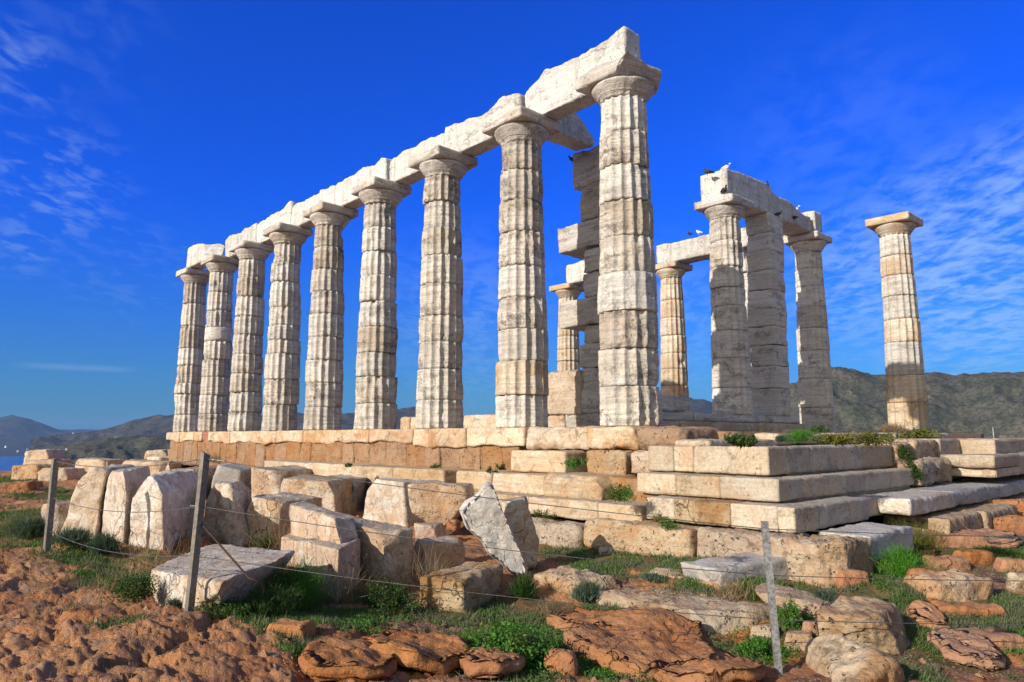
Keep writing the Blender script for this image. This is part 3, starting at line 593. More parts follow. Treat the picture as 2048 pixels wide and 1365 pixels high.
# restored corner, three courses A, B, C with thin recessed bedding courses
def course(tag_, z0, z1, south, east, xe, ys, dep, mat, seed, chip=0.06):
    for i in range(len(south) - 1):
        last = i == len(south) - 2
        pb('restored_block', south[i] + .002, (south[i + 1] - .002) if not last else xe, ys, ys + dep, z0, z1, mat if not (tag_ == 'C' and i == 1) else 'boulder', seed + i, chip=chip)
    for i in range(len(east) - 1):
        pb('restored_block', xe - dep, xe - 0.0025, (east[i] + .002) if i else ys + dep + .003, east[i + 1] - .002, z0, z1 - 0.002, mat, seed + 20 + i, chip=chip)
course('A', -0.625, -0.285, [1.10, 1.52, 1.83, 2.89], [-1.02, 0.1, 1.75, 2.95], 2.89, -1.02, 0.55, 'restored', 300)
course('B', -0.905, -0.645, [1.15, 1.78, 2.42, 3.18], [-1.36, 0.5, 2.0, 2.95], 3.18, -1.36, 0.6, 'restored', 330)
course('C', -1.20, -0.925, [1.52, 1.95, 2.72, 3.30, 3.50], [-1.65, 0.35], 3.50, -1.65, 0.6, 'restored', 360)
pb('bedding_course', 1.05, 2.80, -0.93, -0.45, -0.66, -0.60, 'poros', 380, chip=0.01); pb('bedding_course', 2.4, 2.82, -0.44, 2.9, -0.66, -0.60, 'restored', 381, chip=0.01)
pb('bedding_course', 1.2, 3.12, -1.28, -0.8, -0.98, -0.87, 'poros', 382, chip=0.01); pb('bedding_course', 2.7, 3.12, -0.79, 2.9, -0.98, -0.87, 'restored', 383, chip=0.01)
pb('foundation_core', 2.0, 3.0, -1.0, 3.4, -1.3, -0.93, 'porous', 384, seg=0.1)
pb('restored_block', 2.5, 3.42, 0.36, 1.05, -1.2, -0.94, 'restored', 385, chip=0.1)
# north-east end of the platform
pb('step_block', 2.25, 2.95, 2.97, 3.75, -0.66, -0.26, 'porous', 390, rnd=0.06, rough=0.04, chip=0.14)
pb('step_block', 2.3, 2.95, 3.75, 4.9, -0.60, -0.22, 'porous', 391, rnd=0.05, rough=0.03, chip=0.16)
pb('step_block', 2.3, 2.96, 4.92, 6.03, -0.53, -0.20, 'restored', 392, chip=0.04)
pb('step_block', 2.3, 3.52, 6.05, 7.6, -0.53, -0.215, 'step', 393, chip=0.04); pb('step_block', 2.4, 3.2, 7.6, 11.8, -0.53, -0.20, 'step', 394, chip=0.04)
pb('step_block', 2.6, 3.25, 3.0, 4.6, -0.93, -0.52, 'porous', 395, rnd=0.06, rough=0.045, chip=0.14)
pb('step_block', 2.9, 3.80, 4.8, 6.4, -0.68, -0.47, 'step', 396, chip=0.12); pb('step_block', 2.9, 3.79, 4.9, 6.4, -0.84, -0.69, 'step', 397, chip=0.1)
pb('step_block', 2.9, 3.80, 6.41, 8.4, -0.84, -0.475, 'restored', 398, chip=0.04); pb('step_block', 2.9, 3.78, 8.41, 11.0, -0.84, -0.48, 'restored', 399, chip=0.04)
ys = [0.82, 2.6, 4.4, 6.1, 8.0, 10.5]
for i in range(5): pb('step_block', 2.75 + 0.1 * (i > 0), 3.82, ys[i] + .003, ys[i + 1] - .003, -1.17, -0.95 + 0.01 * (i % 2), 'fwhite' if i < 1 else 'grey', 410 + i, chip=0.1, rnd=0.015, cuts=((-1, -1, 0, 0.86),) if i == 0 else ())
ys = [1.3, 2.65, 4.3, 6.6, 10.0]
for i in range(4): pb('foundation_block', 3.3, 4.12 + 0.05 * (i % 2), ys[i] + .01, ys[i + 1] - .01, -1.55, -1.215, 'porous', 420 + i, chip=0.08, rnd=0.03, rough=0.025)
# remains of the east stylobate with grass between
rem = [(1.45, 2.0, -0.9, 1.0, -0.30, -0.20, 'restored'), (1.5, 2.0, 1.0, 3.3, -0.28, -0.12, 'restored'), (1.4, 1.95, 3.3, 5.6, -0.28, -0.10, 'porous'), (1.5, 2.0, 5.6, 8.8, -0.28, -0.09, 'restored'), (0.0, 0.75, 5.0, 9.8, -0.14, -0.015, 'stylo'), (-0.7, 0.72, 9.8, 12.85, -0.14, -0.008, 'stylo'), (-4.0, -0.7, 11.6, 12.85, -0.14, -0.006, 'stylo'), (-14, -4.0, 11.6, 12.85, -0.14, -0.007, 'stylo')]
for i, r_ in enumerate(rem): pb('stylobate_block', *r_[:6], r_[6], 430 + i, chip=0.1, rnd=0.02, rough=0.015)
# lowest rough course standing free of the platform
def stone_box(name, x0, x1, y0, y1, z0, z1, mat, seed, label, cat, group=None, **kw):
    V, F = rbox(c8box(x0, x1, y0, y1, z0, z1), seg=segd(((x0 + x1) / 2, y0), 0.003), seed=seed, **kw); return tag(obj(name, V, F, M[mat]), label, cat, group)
GR = 'rough bottom-course slabs along the platform foot'
stone_box('footing_slab', -1.6, 0.66, -2.0, -1.3, -1.75, -1.36, 'porous', 440, 'coarse orange footing slab behind the two leaning slabs', 'footing slab', GR, rnd=0.05, rough=0.045, chip=0.14)
stone_box('footing_slab', 0.68, 2.34, -1.93, -1.3, -1.62, -1.245, 'porous', 441, 'brown rounded footing slab lying along the lowest step, before its pale neighbour', 'footing slab', GR, rnd=0.05, rough=0.02, chip=0.08)
stone_box('footing_slab', 2.38, 3.5, -1.93, -1.25, -1.8, -1.225, 'porous', 442, 'pale pitted footing slab in front of the restored corner', 'footing slab', GR, rnd=0.05, rough=0.035, chip=0.12)
stone_box('footing_slab', 3.50, 4.10, -2.02, -1.15, -1.85, -1.215, 'porous', 443, 'broken corner footing slab with a pink and orange fractured end', 'footing slab', GR, rnd=0.06, rough=0.05, chip=0.2, cuts=((1, -1, 0, 0.75),))
stone_box('footing_slab', 3.50, 4.08, -1.14, 0.15, -1.5, -1.215, 'paleslab', 444, 'flat grey paving slab beside the corner of the lowest step', 'footing slab', GR, rnd=0.02, rough=0.02, chip=0.1)

# ------------------------------------------------------------------ fallen blocks in front
g = 'fallen marble blocks before the platform'
pxblock('fallen_block', (116, 1068), (190, 1078), (165, 931), (213, 937), M['fwhite'], 'tallest upright marble block at the left end, cream and leaning, beside the first fence post', C=(250, 1055), group=g, rough=0.02, chip=0.1, rnd=0.05, cuts=((-1, 0, 1, 0.7),))
pxblock('fallen_block', (203, 1078), (246, 1094), (212, 940), (256, 944), M['fwhite'], 'narrow upright marble block squeezed between two wider upright blocks', C=(300, 1060), group=g, rough=0.025, chip=0.12, rnd=0.05, cuts=((1, 0, 0.6, 0.75),))
pxblock('fallen_block', (249, 1100), (322, 1112), (268, 950), (324, 957), M['fwhite'], 'upright marble block third from the left, left of the middle fence post', C=(402, 1076), group=g, rough=0.02, chip=0.12, rnd=0.04, cuts=((-1, -0.3, 1, 0.72), (1, 0, 0.8, 0.75)))
pxblock('fallen_block', (395, 1080), (482, 1098), (420, 975), (462, 968), M['fallen'], 'rounded orange tinged upright block just right of the middle fence post', C=(520, 1080), group=g, rough=0.03, chip=0.2, rnd=0.12, lump=0.04)
pxblock('fallen_block', (345, 1105), (428, 1109), (352, 1082), (410, 1077), M['orock'], 'low rounded brown stone behind the flat white slab by the middle post', depth=0.4, group=g, rough=0.03, chip=0.1, rnd=0.1)
pxblock('fallen_block', (497, 1090), (553, 1095), (489, 991), (560, 1004), M['fallen'], 'block with dry stalks before it, shaded side face, left of the notched block', C=(640, 1070), group=g, rough=0.02, chip=0.1, rnd=0.03)
# notched block: two steps in one stone
a = gh(560, 1122); b = gh(674, 1203); c = gh(716, 1170)
dv = c - b; dv[2] = 0; t_ = (b - a) / np.linalg.norm(b - a); d_ = dv / np.linalg.norm(dv)
lo = np.array([0, 0, -0.1])
p1 = rbox(np.array([a + lo, b + lo, b + d_ * .8 + lo, a + d_ * .8 + lo] + [q + np.array([0, 0, h]) for q, h in ((a, .30), (b, .50), (b + d_ * .8, .5), (a + d_ * .8, .30))]), seg=0.026, rnd=0.025, rough=0.015, seed=21, chip=0.1)
p2 = rbox(np.array([a + d_ * .24 + lo, b + d_ * .30 + lo, b + d_ * .82 + lo, a + d_ * .82 + lo] + [q + np.array([0, 0, h]) for q, h in ((a + d_ * .24 - t_ * .02, .68), (b + d_ * .3 - t_ * .1, .72), (b + d_ * .8, .66), (a + d_ * .8, .7))]), seg=0.026, rnd=0.05, rough=0.02, seed=22, chip=0.2, cuts=((1, -0.2, 1, 0.75),))
tag(obj('fallen_block', *merge([p1, p2]), M['fallen']), 'notched L-shaped block with dry stalks, between the flat white slab and the long block', 'marble block', g)
pxblock('fallen_block', (610, 1130), (768, 1172), (600, 1028), (766, 1062), M['fallen'], 'biggest long block in the middle, warm long side and smooth grey end face', C=(829, 1160), group=g, rough=0.02, chip=0.12, rnd=0.03, dz=0.0)
pxblock('fallen_block', (829, 1140), (853, 1150), (829, 1078), (852, 1090), M['fallen'], 'small squared block behind the rough brown block, right of the long block', C=(931, 1128), group=g, rough=0.015, chip=0.08, rnd=0.025)
pxblock('fallen_block', (836, 1216), (926, 1230), (837, 1152), (926, 1160), M['boulder'], 'rough pitted brown poros block lying in front, post shadow across it', C=(1012, 1172), cat='poros block', rough=0.02, chip=0.08, rnd=0.06)
pxblock('fallen_slab', (306, 1196), (408, 1226), (282, 1136), (455, 1166), M['fwhite'], 'flat white marble slab lying on the ground behind the middle fence post', C=(552, 1186), cat='marble slab', rough=0.012, chip=0.07, rnd=0.03, cuts=((0.4, -1, -0.9, 0.8), (-1, -0.5, 0.7, 0.85)))
def pxoutline(name, poly, base, mat, label, th, cat='marble slab', ang=0.0, tilt=0.0, **kw):
    a = gh(*base); f = a - CP; f[2] = 0; f /= np.linalg.norm(f); ca, sa = math.cos(ang), math.sin(ang)
    n = np.array([f[0] * ca - f[1] * sa, f[0] * sa + f[1] * ca, tilt]); n /= np.linalg.norm(n)
    pts = []
    for q in poly: d = ray(*q); pts.append(CP + d * ((a - CP) @ n) / (d @ n))
    V, F = outline(pts, n, th, seed=abs(hash(base)) % 991, seg=segd(a), **kw)
    return tag(omesh(name, V, F, mat), label, cat)
pxoutline('leaning_slab', [(982, 963), (991, 969), (999, 1000), (1028, 1070), (1056, 1132), (1056, 1162), (1040, 1162), (1000, 1130), (978, 1114), (960, 1080), (930, 1055), (921, 1020), (938, 1000), (957, 990), (970, 970)], (1040, 1160), M['paleslab'], 'pointed grey marble slab standing on edge and leaning left', 0.15, ang=0.15, rough=0.02)
pxoutline('leaning_slab', [(1000, 1003), (1020, 997), (1052, 995), (1057, 1010), (1068, 1040), (1078, 1078), (1076, 1130), (1058, 1136), (1030, 1090), (1008, 1045)], (1065, 1138), M['fallen'], 'rounded upright slab directly right of the pointed grey slab', 0.2, ang=0.15, rough=0.03)
pxoutline('fallen_block', [(812, 967), (860, 968), (930, 973), (936, 1000), (915, 1030), (890, 1056), (868, 1060), (840, 1038), (822, 1025)], (870, 1075), M['fallen'], 'orange and white overhanging block right of the white upright block, propped on small stones', 0.55, cat='marble block', ang=-0.25, rough=0.02)
pxblock('fallen_block', (722, 1040), (812, 1052), (737, 958), (806, 964), M['fwhite'], 'bright white upright block behind the long block, dark crack to its right', depth=0.5, group=g, rough=0.015, chip=0.06, rnd=0.03)
V, F = rbox(c8box(-0.1, 0.1, -0.07, 0.07, 0, 0.14), seg=0.015, rnd=0.04, rough=0.02, seed=3); pp = gz(908, 1062, -1.35)
tag(obj('small_stone', V + pp, F, M['orock']), 'small orange stone wedged left of the pointed grey slab', 'stone')
pxblock('fallen_block', (835, 1090), (880, 1092), (826, 1048), (866, 1050), M['fallen'], 'thin flat stone under the overhanging block', depth=0.3, rough=0.02, rnd=0.02, group=g)
pxblock('fallen_block', (558, 1030), (672, 1040), (560, 956), (668, 965), M['fallen'], 'smooth cream block lying behind the long block with a rounded right end', C=(716, 1020), group=g, rough=0.02, chip=0.1, rnd=0.06)
pxblock('fallen_block', (500, 1010), (560, 1012), (503, 936), (560, 944), M['fallen'], 'pinkish squared block behind the smooth cream block, at its left', C=(640, 1000), group=g, rough=0.015, chip=0.06, rnd=0.02, z=-1.6)
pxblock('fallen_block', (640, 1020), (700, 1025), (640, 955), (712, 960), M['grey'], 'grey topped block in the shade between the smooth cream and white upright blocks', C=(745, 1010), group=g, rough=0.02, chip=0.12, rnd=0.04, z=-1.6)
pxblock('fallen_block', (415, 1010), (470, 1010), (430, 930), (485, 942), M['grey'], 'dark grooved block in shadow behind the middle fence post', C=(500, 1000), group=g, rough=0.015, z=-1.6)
pxblock('fallen_block', (345, 1010), (400, 1012), (350, 938), (400, 940), M['fallen'], 'brownish block just left behind the middle fence post', C=(440, 1000), group=g, rough=0.03, chip=0.12, rnd=0.05, z=-1.6)
pxblock('fallen_block', (330, 960), (345, 962), (328, 945), (337, 924), M['fallen'], 'small pointed stone standing between low blocks left of the middle post', C=(352, 955), group=g, rough=0.02, z=-1.45)
rowb = [((238, 948), (320, 950), (238, 922), (318, 926), 'long low pale block left of the pointed stone', 'step'),
        ((476, 945), (540, 947), (478, 918), (540, 920), 'low marble block with a broken brown end before the orange wall', 'step'),
        ((432, 940), (470, 941), (450, 918), (478, 920), 'tilted grey wedge of stone right above the middle post', 'grey'),
        ((150, 940), (212, 941), (150, 918), (212, 920), 'pale worn block on the low far-left pile, right end', 'step'),
        ((36, 948), (112, 948), (38, 922), (112, 919), 'wide flat block of the far-left pile, middle layer', 'step'),
        ((46, 922), (98, 922), (48, 902), (98, 900), 'squared block on top of the far-left pile', 'stylo'),
        ((16, 962), (72, 964), (22, 932), (76, 930), 'rough block at the bottom left of the far-left pile', 'porous'),
        ((72, 962), (138, 962), (74, 938), (136, 938), 'crumbling orange streaked block at the bottom right of the far-left pile', 'stylo'),
        ((84, 1062), (112, 1064), (84, 1012), (112, 1010), 'low pale stone hidden behind the left fence post', 'fallen'),
        ((285, 925), (335, 925), (288, 903), (335, 900), 'low stone course at the far end of the orange wall', 'stylo'),
        ((255, 948), (300, 950), (262, 930), (300, 932), 'small squared stone between far low blocks', 'stylo'),
        ((640, 965), (700, 966), (590, 930), (650, 925), 'sloping grey slab leaning on the step course', 'fallen')]
zs_ = [-1.35, -1.25, -1.25, -1.35, -1.35, -1.05, -1.5, -1.45, -1.5, -1.15, -1.4, -1.4]
for (A, B_, TA, TB, l, mt), z in zip(rowb, zs_):
    pxblock('fallen_block', A, B_, TA, TB, M[mt], l, depth=0.9 if A[0] < 300 else 0.6, z=z, rough=0.03, chip=0.14, rnd=0.04, sink=0.3, group='weathered blocks behind the fence', seg=0.05)
# grey broken slab and pitted slabs on the right
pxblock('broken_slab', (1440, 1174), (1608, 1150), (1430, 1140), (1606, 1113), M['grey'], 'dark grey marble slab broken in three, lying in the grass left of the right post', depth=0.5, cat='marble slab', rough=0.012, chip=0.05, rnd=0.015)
pxblock('broken_slab', (1392, 1152), (1438, 1156), (1386, 1133), (1434, 1136), M['grey'], 'thin low end piece of the broken grey slab', depth=0.4, cat='marble slab', rough=0.012, chip=0.05, rnd=0.015)
pxblock('pitted_slab', (1205, 1206), (1420, 1266), (1178, 1182), (1412, 1222), M['porous'], 'big flat pitted limestone slab in the middle foreground, left of the right post', C=(1562, 1226), cat='limestone slab', rough=0.035, chip=0.12, rnd=0.07, lump=0.02)
pxblock('pitted_slab', (1062, 1160), (1150, 1196), (1058, 1140), (1150, 1172), M['porous'], 'low weathered outcrop slab right of the pointed slab, grass growing on it', C=(1240, 1170), cat='limestone slab', rough=0.04, chip=0.12, rnd=0.07, lump=0.03)
pxblock('pitted_slab', (1290, 1150), (1440, 1180), (1290, 1140), (1436, 1168), M['porous'], 'thin pitted slab lying flat behind the big pitted slab', C=(1490, 1166), cat='limestone slab', rough=0.03, chip=0.1, rnd=0.04)
pxblock('pitted_slab', (1560, 1215), (1680, 1240), (1480, 1175), (1640, 1208), M['porous'], 'flat pale slab running from the right post towards the large boulder', C=(1720, 1215), cat='limestone slab', rough=0.035, chip=0.1, rnd=0.06)
# large boulder on the right
a = gh(1600, 1372); b = gh(1760, 1400)
c = gh(1845, 1330); d0 = c - b; d0[2] = 0
g0 = lambda u, v, z: gz(u, v, z)
zb_ = -2.15
p1 = rbox(np.array([[*g0(1655, 1330, -2.0)[:2], zb_], [*g0(1840, 1350, -2.0)[:2], zb_], [*g0(1850, 1290, -1.95)[:2], zb_], [*g0(1700, 1270, -1.95)[:2], zb_], g0(1622, 1222, -1.58), g0(1752, 1240, -1.57), g0(1792, 1203, -1.55), g0(1690, 1198, -1.56)]), seed=33, seg=0.016, rnd=0.04, rough=0.04, chip=0.16, lump=0.03, maxn=90, cuts=((1, -1, 0, 0.82),))
p2 = rbox(np.array([[*g0(1575, 1330, -2.0)[:2], zb_], [*g0(1740, 1440, -2.0)[:2], zb_], [*g0(1835, 1372, -2.0)[:2], zb_], [*g0(1660, 1300, -2.0)[:2], zb_], g0(1598, 1285, -1.86), g0(1700, 1385, -1.86), g0(1790, 1322, -1.72), g0(1650, 1262, -1.70)]), seed=34, seg=0.016, rnd=0.05, rough=0.04, chip=0.14, lump=0.03, maxn=90, cuts=((-1, -1, 0, 0.75),))
tag(obj('boulder', *merge([p1, p2]), M['boulder']), 'large angular cream and brown boulder at the right foreground, right of the right post', 'boulder')
# orange rocks in the grass on the right and stones elsewhere
g2 = 'orange rocks in the grass'
bed = [(1300, 1330, 330, 52, 'broad smooth orange bedrock hump in the bottom middle, left of the right post', 3), (1420, 1362, 260, 30, 'orange bedrock patch at the bottom edge, at the foot of the right post', 4), (1180, 1262, 150, 34, 'orange bedrock tongue behind the bottom middle weeds', 5), (820, 1330, 250, 46, 'orange bedrock lump in the bottom middle left', 6), (690, 1352, 200, 34, 'dark orange bedrock lump at the bottom edge, left of the middle', 7), (980, 1350, 150, 40, 'rounded bedrock lump at the bottom edge, right of the middle', 8),
       (1990, 1085, 120, 18, 'thin flat bedrock sheet near the right frame edge, upper', 9), (1900, 1180, 60, 22, 'flat bedrock piece left of the long orange boulder', 10), (1960, 1330, 150, 22, 'lowest bedrock sheet at the bottom right', 11), (1870, 1255, 90, 18, 'thin bedrock sheet right of the big angular boulder', 12)]
for u, v, wpx, hpx, l, sd_ in bed:
    p = gh(u, v); dist = (p - CP) @ FW; wm = wpx / FPX * dist; hm = hpx / FPX * dist; rg = np.random.default_rng(sd_)
    n_ = 14; an_ = np.arange(n_) * 2 * np.pi / n_; ca = np.array([RT[0], RT[1], 0]); fa = np.array([-RT[1], RT[0], 0]); dp = wm * 0.55
    ring = [p + fa * dp * .5 + ca * math.cos(a_) * wm / 2 * rg.uniform(.8, 1.1) + fa * math.sin(a_) * dp * rg.uniform(.8, 1.1) for a_ in an_]
    ring = [np.array([q[0], q[1], G(q[:2])[0] - .05]) for q in ring]
    V, F = outline(ring, (0, 0, 1), 0.05 + hm * 0.42, seed=sd_ * 13, rough=0.026, seg=0.024, edge=0.10)
    V[:, 2] += 0.045 * np.abs(vnoise(V * [3.5, 3.5, .5], 71)) + 0.03 * np.abs(vnoise(V * [9, 9, 1], 72)) + 0.05 * vnoise(V * [1.8, 1.8, .2], 73)
    tag(omesh('bedrock', V, [f[:, ::-1] if not (f[:, 2] == f[:, 3]).any() else f for f in F], M['orock']), l, 'rock', 'orange bedrock lumps')
rocks = [(1712, 1168, 64, 34, 'squarish orange rock right below the corner footing slab'), (1935, 1198, 165, 60, 'long orange boulder at the right, behind the big cream boulder'), (1850, 1172, 60, 42, 'rust orange rock touching the bright fennel'), (1800, 1112, 60, 24, 'orange rock just behind the bright fennel'),
         (1990, 1035, 130, 44, 'wide orange ledge rock beside the marble step, upper right'), (1880, 1064, 100, 34, 'flat topped orange rock below the long marble step'), (1925, 1092, 110, 26, 'low orange rock below the flat topped one'), (2030, 1060, 70, 34, 'orange rock at the right frame edge, upper'),
         (1965, 1125, 70, 24, 'rounded orange rock above the long boulder'), (2035, 1140, 60, 30, 'orange rock at the right frame edge, middle'), (1905, 1138, 80, 24, 'small orange rock right of the fennel'), (1860, 1115, 40, 18, 'smallest orange rock near the fennel'),
         (2045, 1185, 50, 50, 'pale pinkish rock cut by the right frame edge'), (1945, 1230, 150, 22, 'low orange rock flat in the ground right of the big boulder'), (1990, 1300, 170, 30, 'lowest flat orange rock near the bottom right corner'),
         (1215, 1105, 34, 12, 'small grey stone in the short grass behind the pitted slabs'), (1352, 1100, 16, 12, 'tiny white stone at the foot of the brown footing slab'), (1230, 1085, 60, 12, 'small orange stone by the coarse footing slab'),
         (570, 1272, 90, 26, 'orange rounded rock at the lower middle, below the bright fennel'), (1120, 1342, 70, 48, 'dark orange pointed stone among clover at the bottom middle'), (1190, 1180, 46, 14, 'small pale rock beside the blue green tuft'),
         (30, 985, 60, 26, 'orange rock at the far left edge'), (62, 975, 30, 16, 'small reddish rock by the far-left pile'), (1600, 1290, 60, 34, 'cream broken stone left of the big boulder'), (1530, 1275, 60, 26, 'flat pinkish stone behind the foot of the right post'), (1640, 1270, 50, 36, 'small stone leaning on the big boulder')]
for i, (u, v, wpx, hpx, l) in enumerate(rocks):
    p = gh(u, v); dist = (p - CP) @ FW; wm = wpx / FPX * dist; hm = hpx / FPX * dist * 0.95
    h = max(hm * 0.75, 0.05); dp = wm * 0.6; ca = np.array([RT[0], RT[1], 0]); fa = np.array([-RT[1], RT[0], 0]) * 1.0
    rg = np.random.default_rng(500 + i); th = rg.uniform(-.3, .3); e1 = ca * math.cos(th) + fa * math.sin(th); e2 = -ca * math.sin(th) + fa * math.cos(th)
    q = []
    for zz2, s in ((-0.12, 1.1), (h, 0.86)):
        for sx_, sy_ in ((-1, -1), (1, -1), (1, 1), (-1, 1)):
            q.append(p + e1 * sx_ * wm / 2 * s * rg.uniform(.85, 1.05) + e2 * (sy_ + 1) * dp / 2 * s + [0, 0, zz2 * (rg.uniform(.8, 1.15) if zz2 > 0 else 1)])
    V, F = rbox(np.array(q), seg=max(0.016, wm / 34), rnd=0.25 * min(h, wm), rough=0.03 * min(1, wm * 2), seed=600 + i, chip=0.25 * min(h, wm), lump=0.05 * min(1, wm))
    mt = 'grey' if 'grey' in l else 'fwhite' if 'white' in l else 'porous' if ('cream' in l or 'pale' in l or 'pinkish' in l) else 'orock'
    tag(obj('rock', V, F, M[mt]), l, 'rock', g2 if mt == 'orock' else None)
# ------------------------------------------------------------------ where things grow (centres from the ground itself)
def spots(L): return [(gh(u, v)[:2], r) for u, v, r in L]
GRASS = spots([(1150, 1110, .55), (1250, 1112, .6), (1340, 1118, .5), (1450, 1110, .4), (1200, 1130, .4), (1640, 1170, .5), (1560, 1190, .35), (1730, 1140, .45), (1780, 1190, .5), (1700, 1200, .35), (1850, 1090, .45), (1960, 1100, .6), (2020, 1110, .5), (1900, 1215, .45), (1980, 1225, .5),
               (2030, 1215, .5), (1880, 1300, .35), (1950, 1260, .4), (1850, 1340, .25), (1760, 1110, .5), (1650, 1120, .5), (1780, 1060, .7), (1900, 1040, .7), (2000, 1010, 1.), (20, 1030, 1.2), (60, 1060, .9), (110, 1090, .5), (250, 1150, .4), (200, 1120, .5), (330, 1170, .3), (180, 1165, .3),
               (560, 1240, .35), (640, 1235, .45), (720, 1225, .5), (800, 1215, .35), (680, 1190, .4), (470, 1225, .2), (900, 1245, .2), (1030, 1210, .45), (1060, 1240, .4), (1120, 1225, .4), (1230, 1235, .35), (1320, 1255, .3), (980, 1290, .35), (1040, 1330, .35), (1140, 1300, .35), (1230, 1340, .3),
               (610, 1290, .15), (240, 1250, .15), (1480, 1300, .2), (1590, 1245, .25), (1860, 1230, .4), (1700, 1085, .5), (1740, 1112, .4), (1800, 1092, .5), (1640, 1135, .3), (1520, 1185, .35), (1400, 1160, .3), (40, 960, 1.0), (120, 990, .8)])
CLOVER = spots([(1100, 1310, .3), (1170, 1310, .28), (1230, 1345, .28), (1150, 1280, .25), (1050, 1260, .28), (1500, 1290, .2), (1540, 1310, .2), (1590, 1230, .2), (650, 1250, .3), (700, 1250, .3), (800, 1225, .22), (560, 1225, .3), (1300, 1345, .2), (1720, 1165, .3), (1640, 1150, .25)])
def mask(xy, S):
    m_ = np.zeros(len(xy))
    for c, r in S:
        d = np.hypot(xy[:, 0] - c[0], xy[:, 1] - c[1]); m_ = np.maximum(m_, 1 - sstep(d, r * 0.45, r * 1.15))
    return m_
# ------------------------------------------------------------------ ground: rings round the viewpoint, finest where it is seen from close by
def rock(xy, gm, dist):
    P3 = np.column_stack([xy, np.zeros(len(xy))])
    z = G(xy)
    side = (xy - CP[:2]) @ RT[:2]; fwd = (xy - CP[:2]) @ (FW[:2] / np.linalg.norm(FW[:2]))
    out = sstep(-side + 0.9 - 0.25 * fwd, -0.6, 1.2)           # bare rock rises to the left foreground
    out = np.maximum(out, 1 - sstep(np.hypot(xy[:, 0] - OC[0], xy[:, 1] - OC[1]), .25, 1.0))
    w1 = P3 + 0.35 * np.column_stack([fbm(P3, 1.3, 3, 3), fbm(P3, 1.3, 3, 4), P3[:, 0] * 0])
    lum = fbm(w1, 0.9, 4, 20, ridge=False); cell = fbm(w1, 2.3, 4, 22, ridge=True); finer = fbm(w1, 6.5, 4, 24, ridge=True); mic = fbm(P3, 21, 3, 26)
    amp = (0.42 + 0.42 * out) * np.clip(1 - dist / 45, 0.15, 1)
    ledge = np.floor(lum * 5) / 5 + sstep((lum * 5) % 1, 0.55, 1) / 5
    wx = xy + 0.22 * np.column_stack([fbm(P3, 1.9, 4, 5), fbm(P3, 1.9, 4, 6)]) + 0.06 * np.column_stack([fbm(P3, 7, 3, 7), fbm(P3, 7, 3, 8)])
    a1, a2, c1 = worley(wx * [1.0, 1.2], 0.95, 41); b1, b2, c2 = worley(wx, 3.4, 43); e1, e2, c3 = worley(wx, 9.5, 45)
    hump = 0.13 * (c1 * 0.7 + 0.9 * sstep(a2 - a1, 0.0, 0.22) - 0.5 * a1 * a1) + 0.035 * (c2 * 0.7 + sstep(b2 - b1, 0.0, 0.2) - 0.4 * b1 * b1) + 0.006 * (sstep(e2 - e1, 0, .35) + 0.5 * c3)
    bil = 0.060 * np.abs(vnoise(w1 * 2.1 + 5, 61)) + 0.045 * np.abs(vnoise(w1 * 4.7 + 9, 62)) + 0.026 * np.abs(vnoise(w1 * 10.5 + 2, 63)) + 0.012 * np.abs(vnoise(P3 * 23, 64)) - 0.035
    pits = 0.03 * sstep(fbm(P3, 11, 3, 28), 0.28, 0.5)
    h = amp * (0.06 * ledge + hump * 0.40 + 1.1 * bil + 0.012 * cell + 0.012 * finer - pits) - 0.04 * amp + 0.005 * mic
    flat = np.clip(gm * 0.85, 0, 1)
    h = h * (1 - flat) + flat * (0.02 * lum - 0.01 + 0.008 * mic)
    return z + h - 0.02, out
OC = gh(1330, 1330)[:2]
az = np.concatenate([np.linspace(-math.pi, -0.75, 70)[:-1], np.linspace(-0.75, 0.75, 900), np.linspace(0.75, math.pi, 70)[1:-1]]) + YAW
rr = 0.25 * np.exp(np.linspace(0, 1, 26)) ; rs = [0.3]
while rs[-1] < 170: rs.append(rs[-1] * (1.0068 if 3.2 < rs[-1] < 24 else 1.04))
rs = np.array(rs); na, nr = len(az), len(rs)
RR, AA = np.meshgrid(rs, az, indexing='ij'); xy = np.column_stack([(CP[0] + RR * np.cos(AA)).ravel(), (CP[1] + RR * np.sin(AA)).ravel()])
gm = mask(xy, GRASS); gmn = np.clip(gm + 0.35 * fbm(np.column_stack([xy, xy[:, 0] * 0]), 2.2, 4, 31) - 0.08, 0, 1) * (gm > 0)
z, outm = rock(xy, gmn, RR.ravel()); z = np.maximum(z, -64)
V = np.column_stack([xy, z]); i = np.arange(nr - 1)[:, None] * na + np.arange(na)[None]; j = np.arange(nr - 1)[:, None] * na + (np.arange(na)[None] + 1) % na
F = np.stack([i, i + na, j + na, j], 2).reshape(-1, 4)
V = np.concatenate([V, [[CP[0], CP[1], z[:na].mean()]]]); k = np.arange(na); F = np.concatenate([F, np.stack([(k[::2] + 2) % na if na % 2 == 0 else np.minimum(k[::2] + 2, na - 1), np.full(len(k[::2]), na * nr), k[::2], np.minimum(k[::2] + 1, na - 1)], 1)])
m, t = material('headland_ground')
tc = t.mk('ShaderNodeTexCoord').outputs['Object']; ga = t.mk('ShaderNodeAttribute', attribute_name='grass').outputs['Fac']; ou = t.mk('ShaderNodeAttribute', attribute_name='rocky').outputs['Fac']
nb = t.noise(tc, 0.9, 5, 0.6, 0.3); nm = t.noise(tc, 3.6, 6, 0.65, 0.3); ns = t.noise(tc, 22, 6, 0.7); 
c = t.mix(t.ramp(nb, 0.4, 0.62), (0.50, 0.24, 0.105), (0.42, 0.17, 0.068))
c = t.mix(t.ramp(nm, 0.5, 0.68), c, (0.37, 0.235, 0.15))
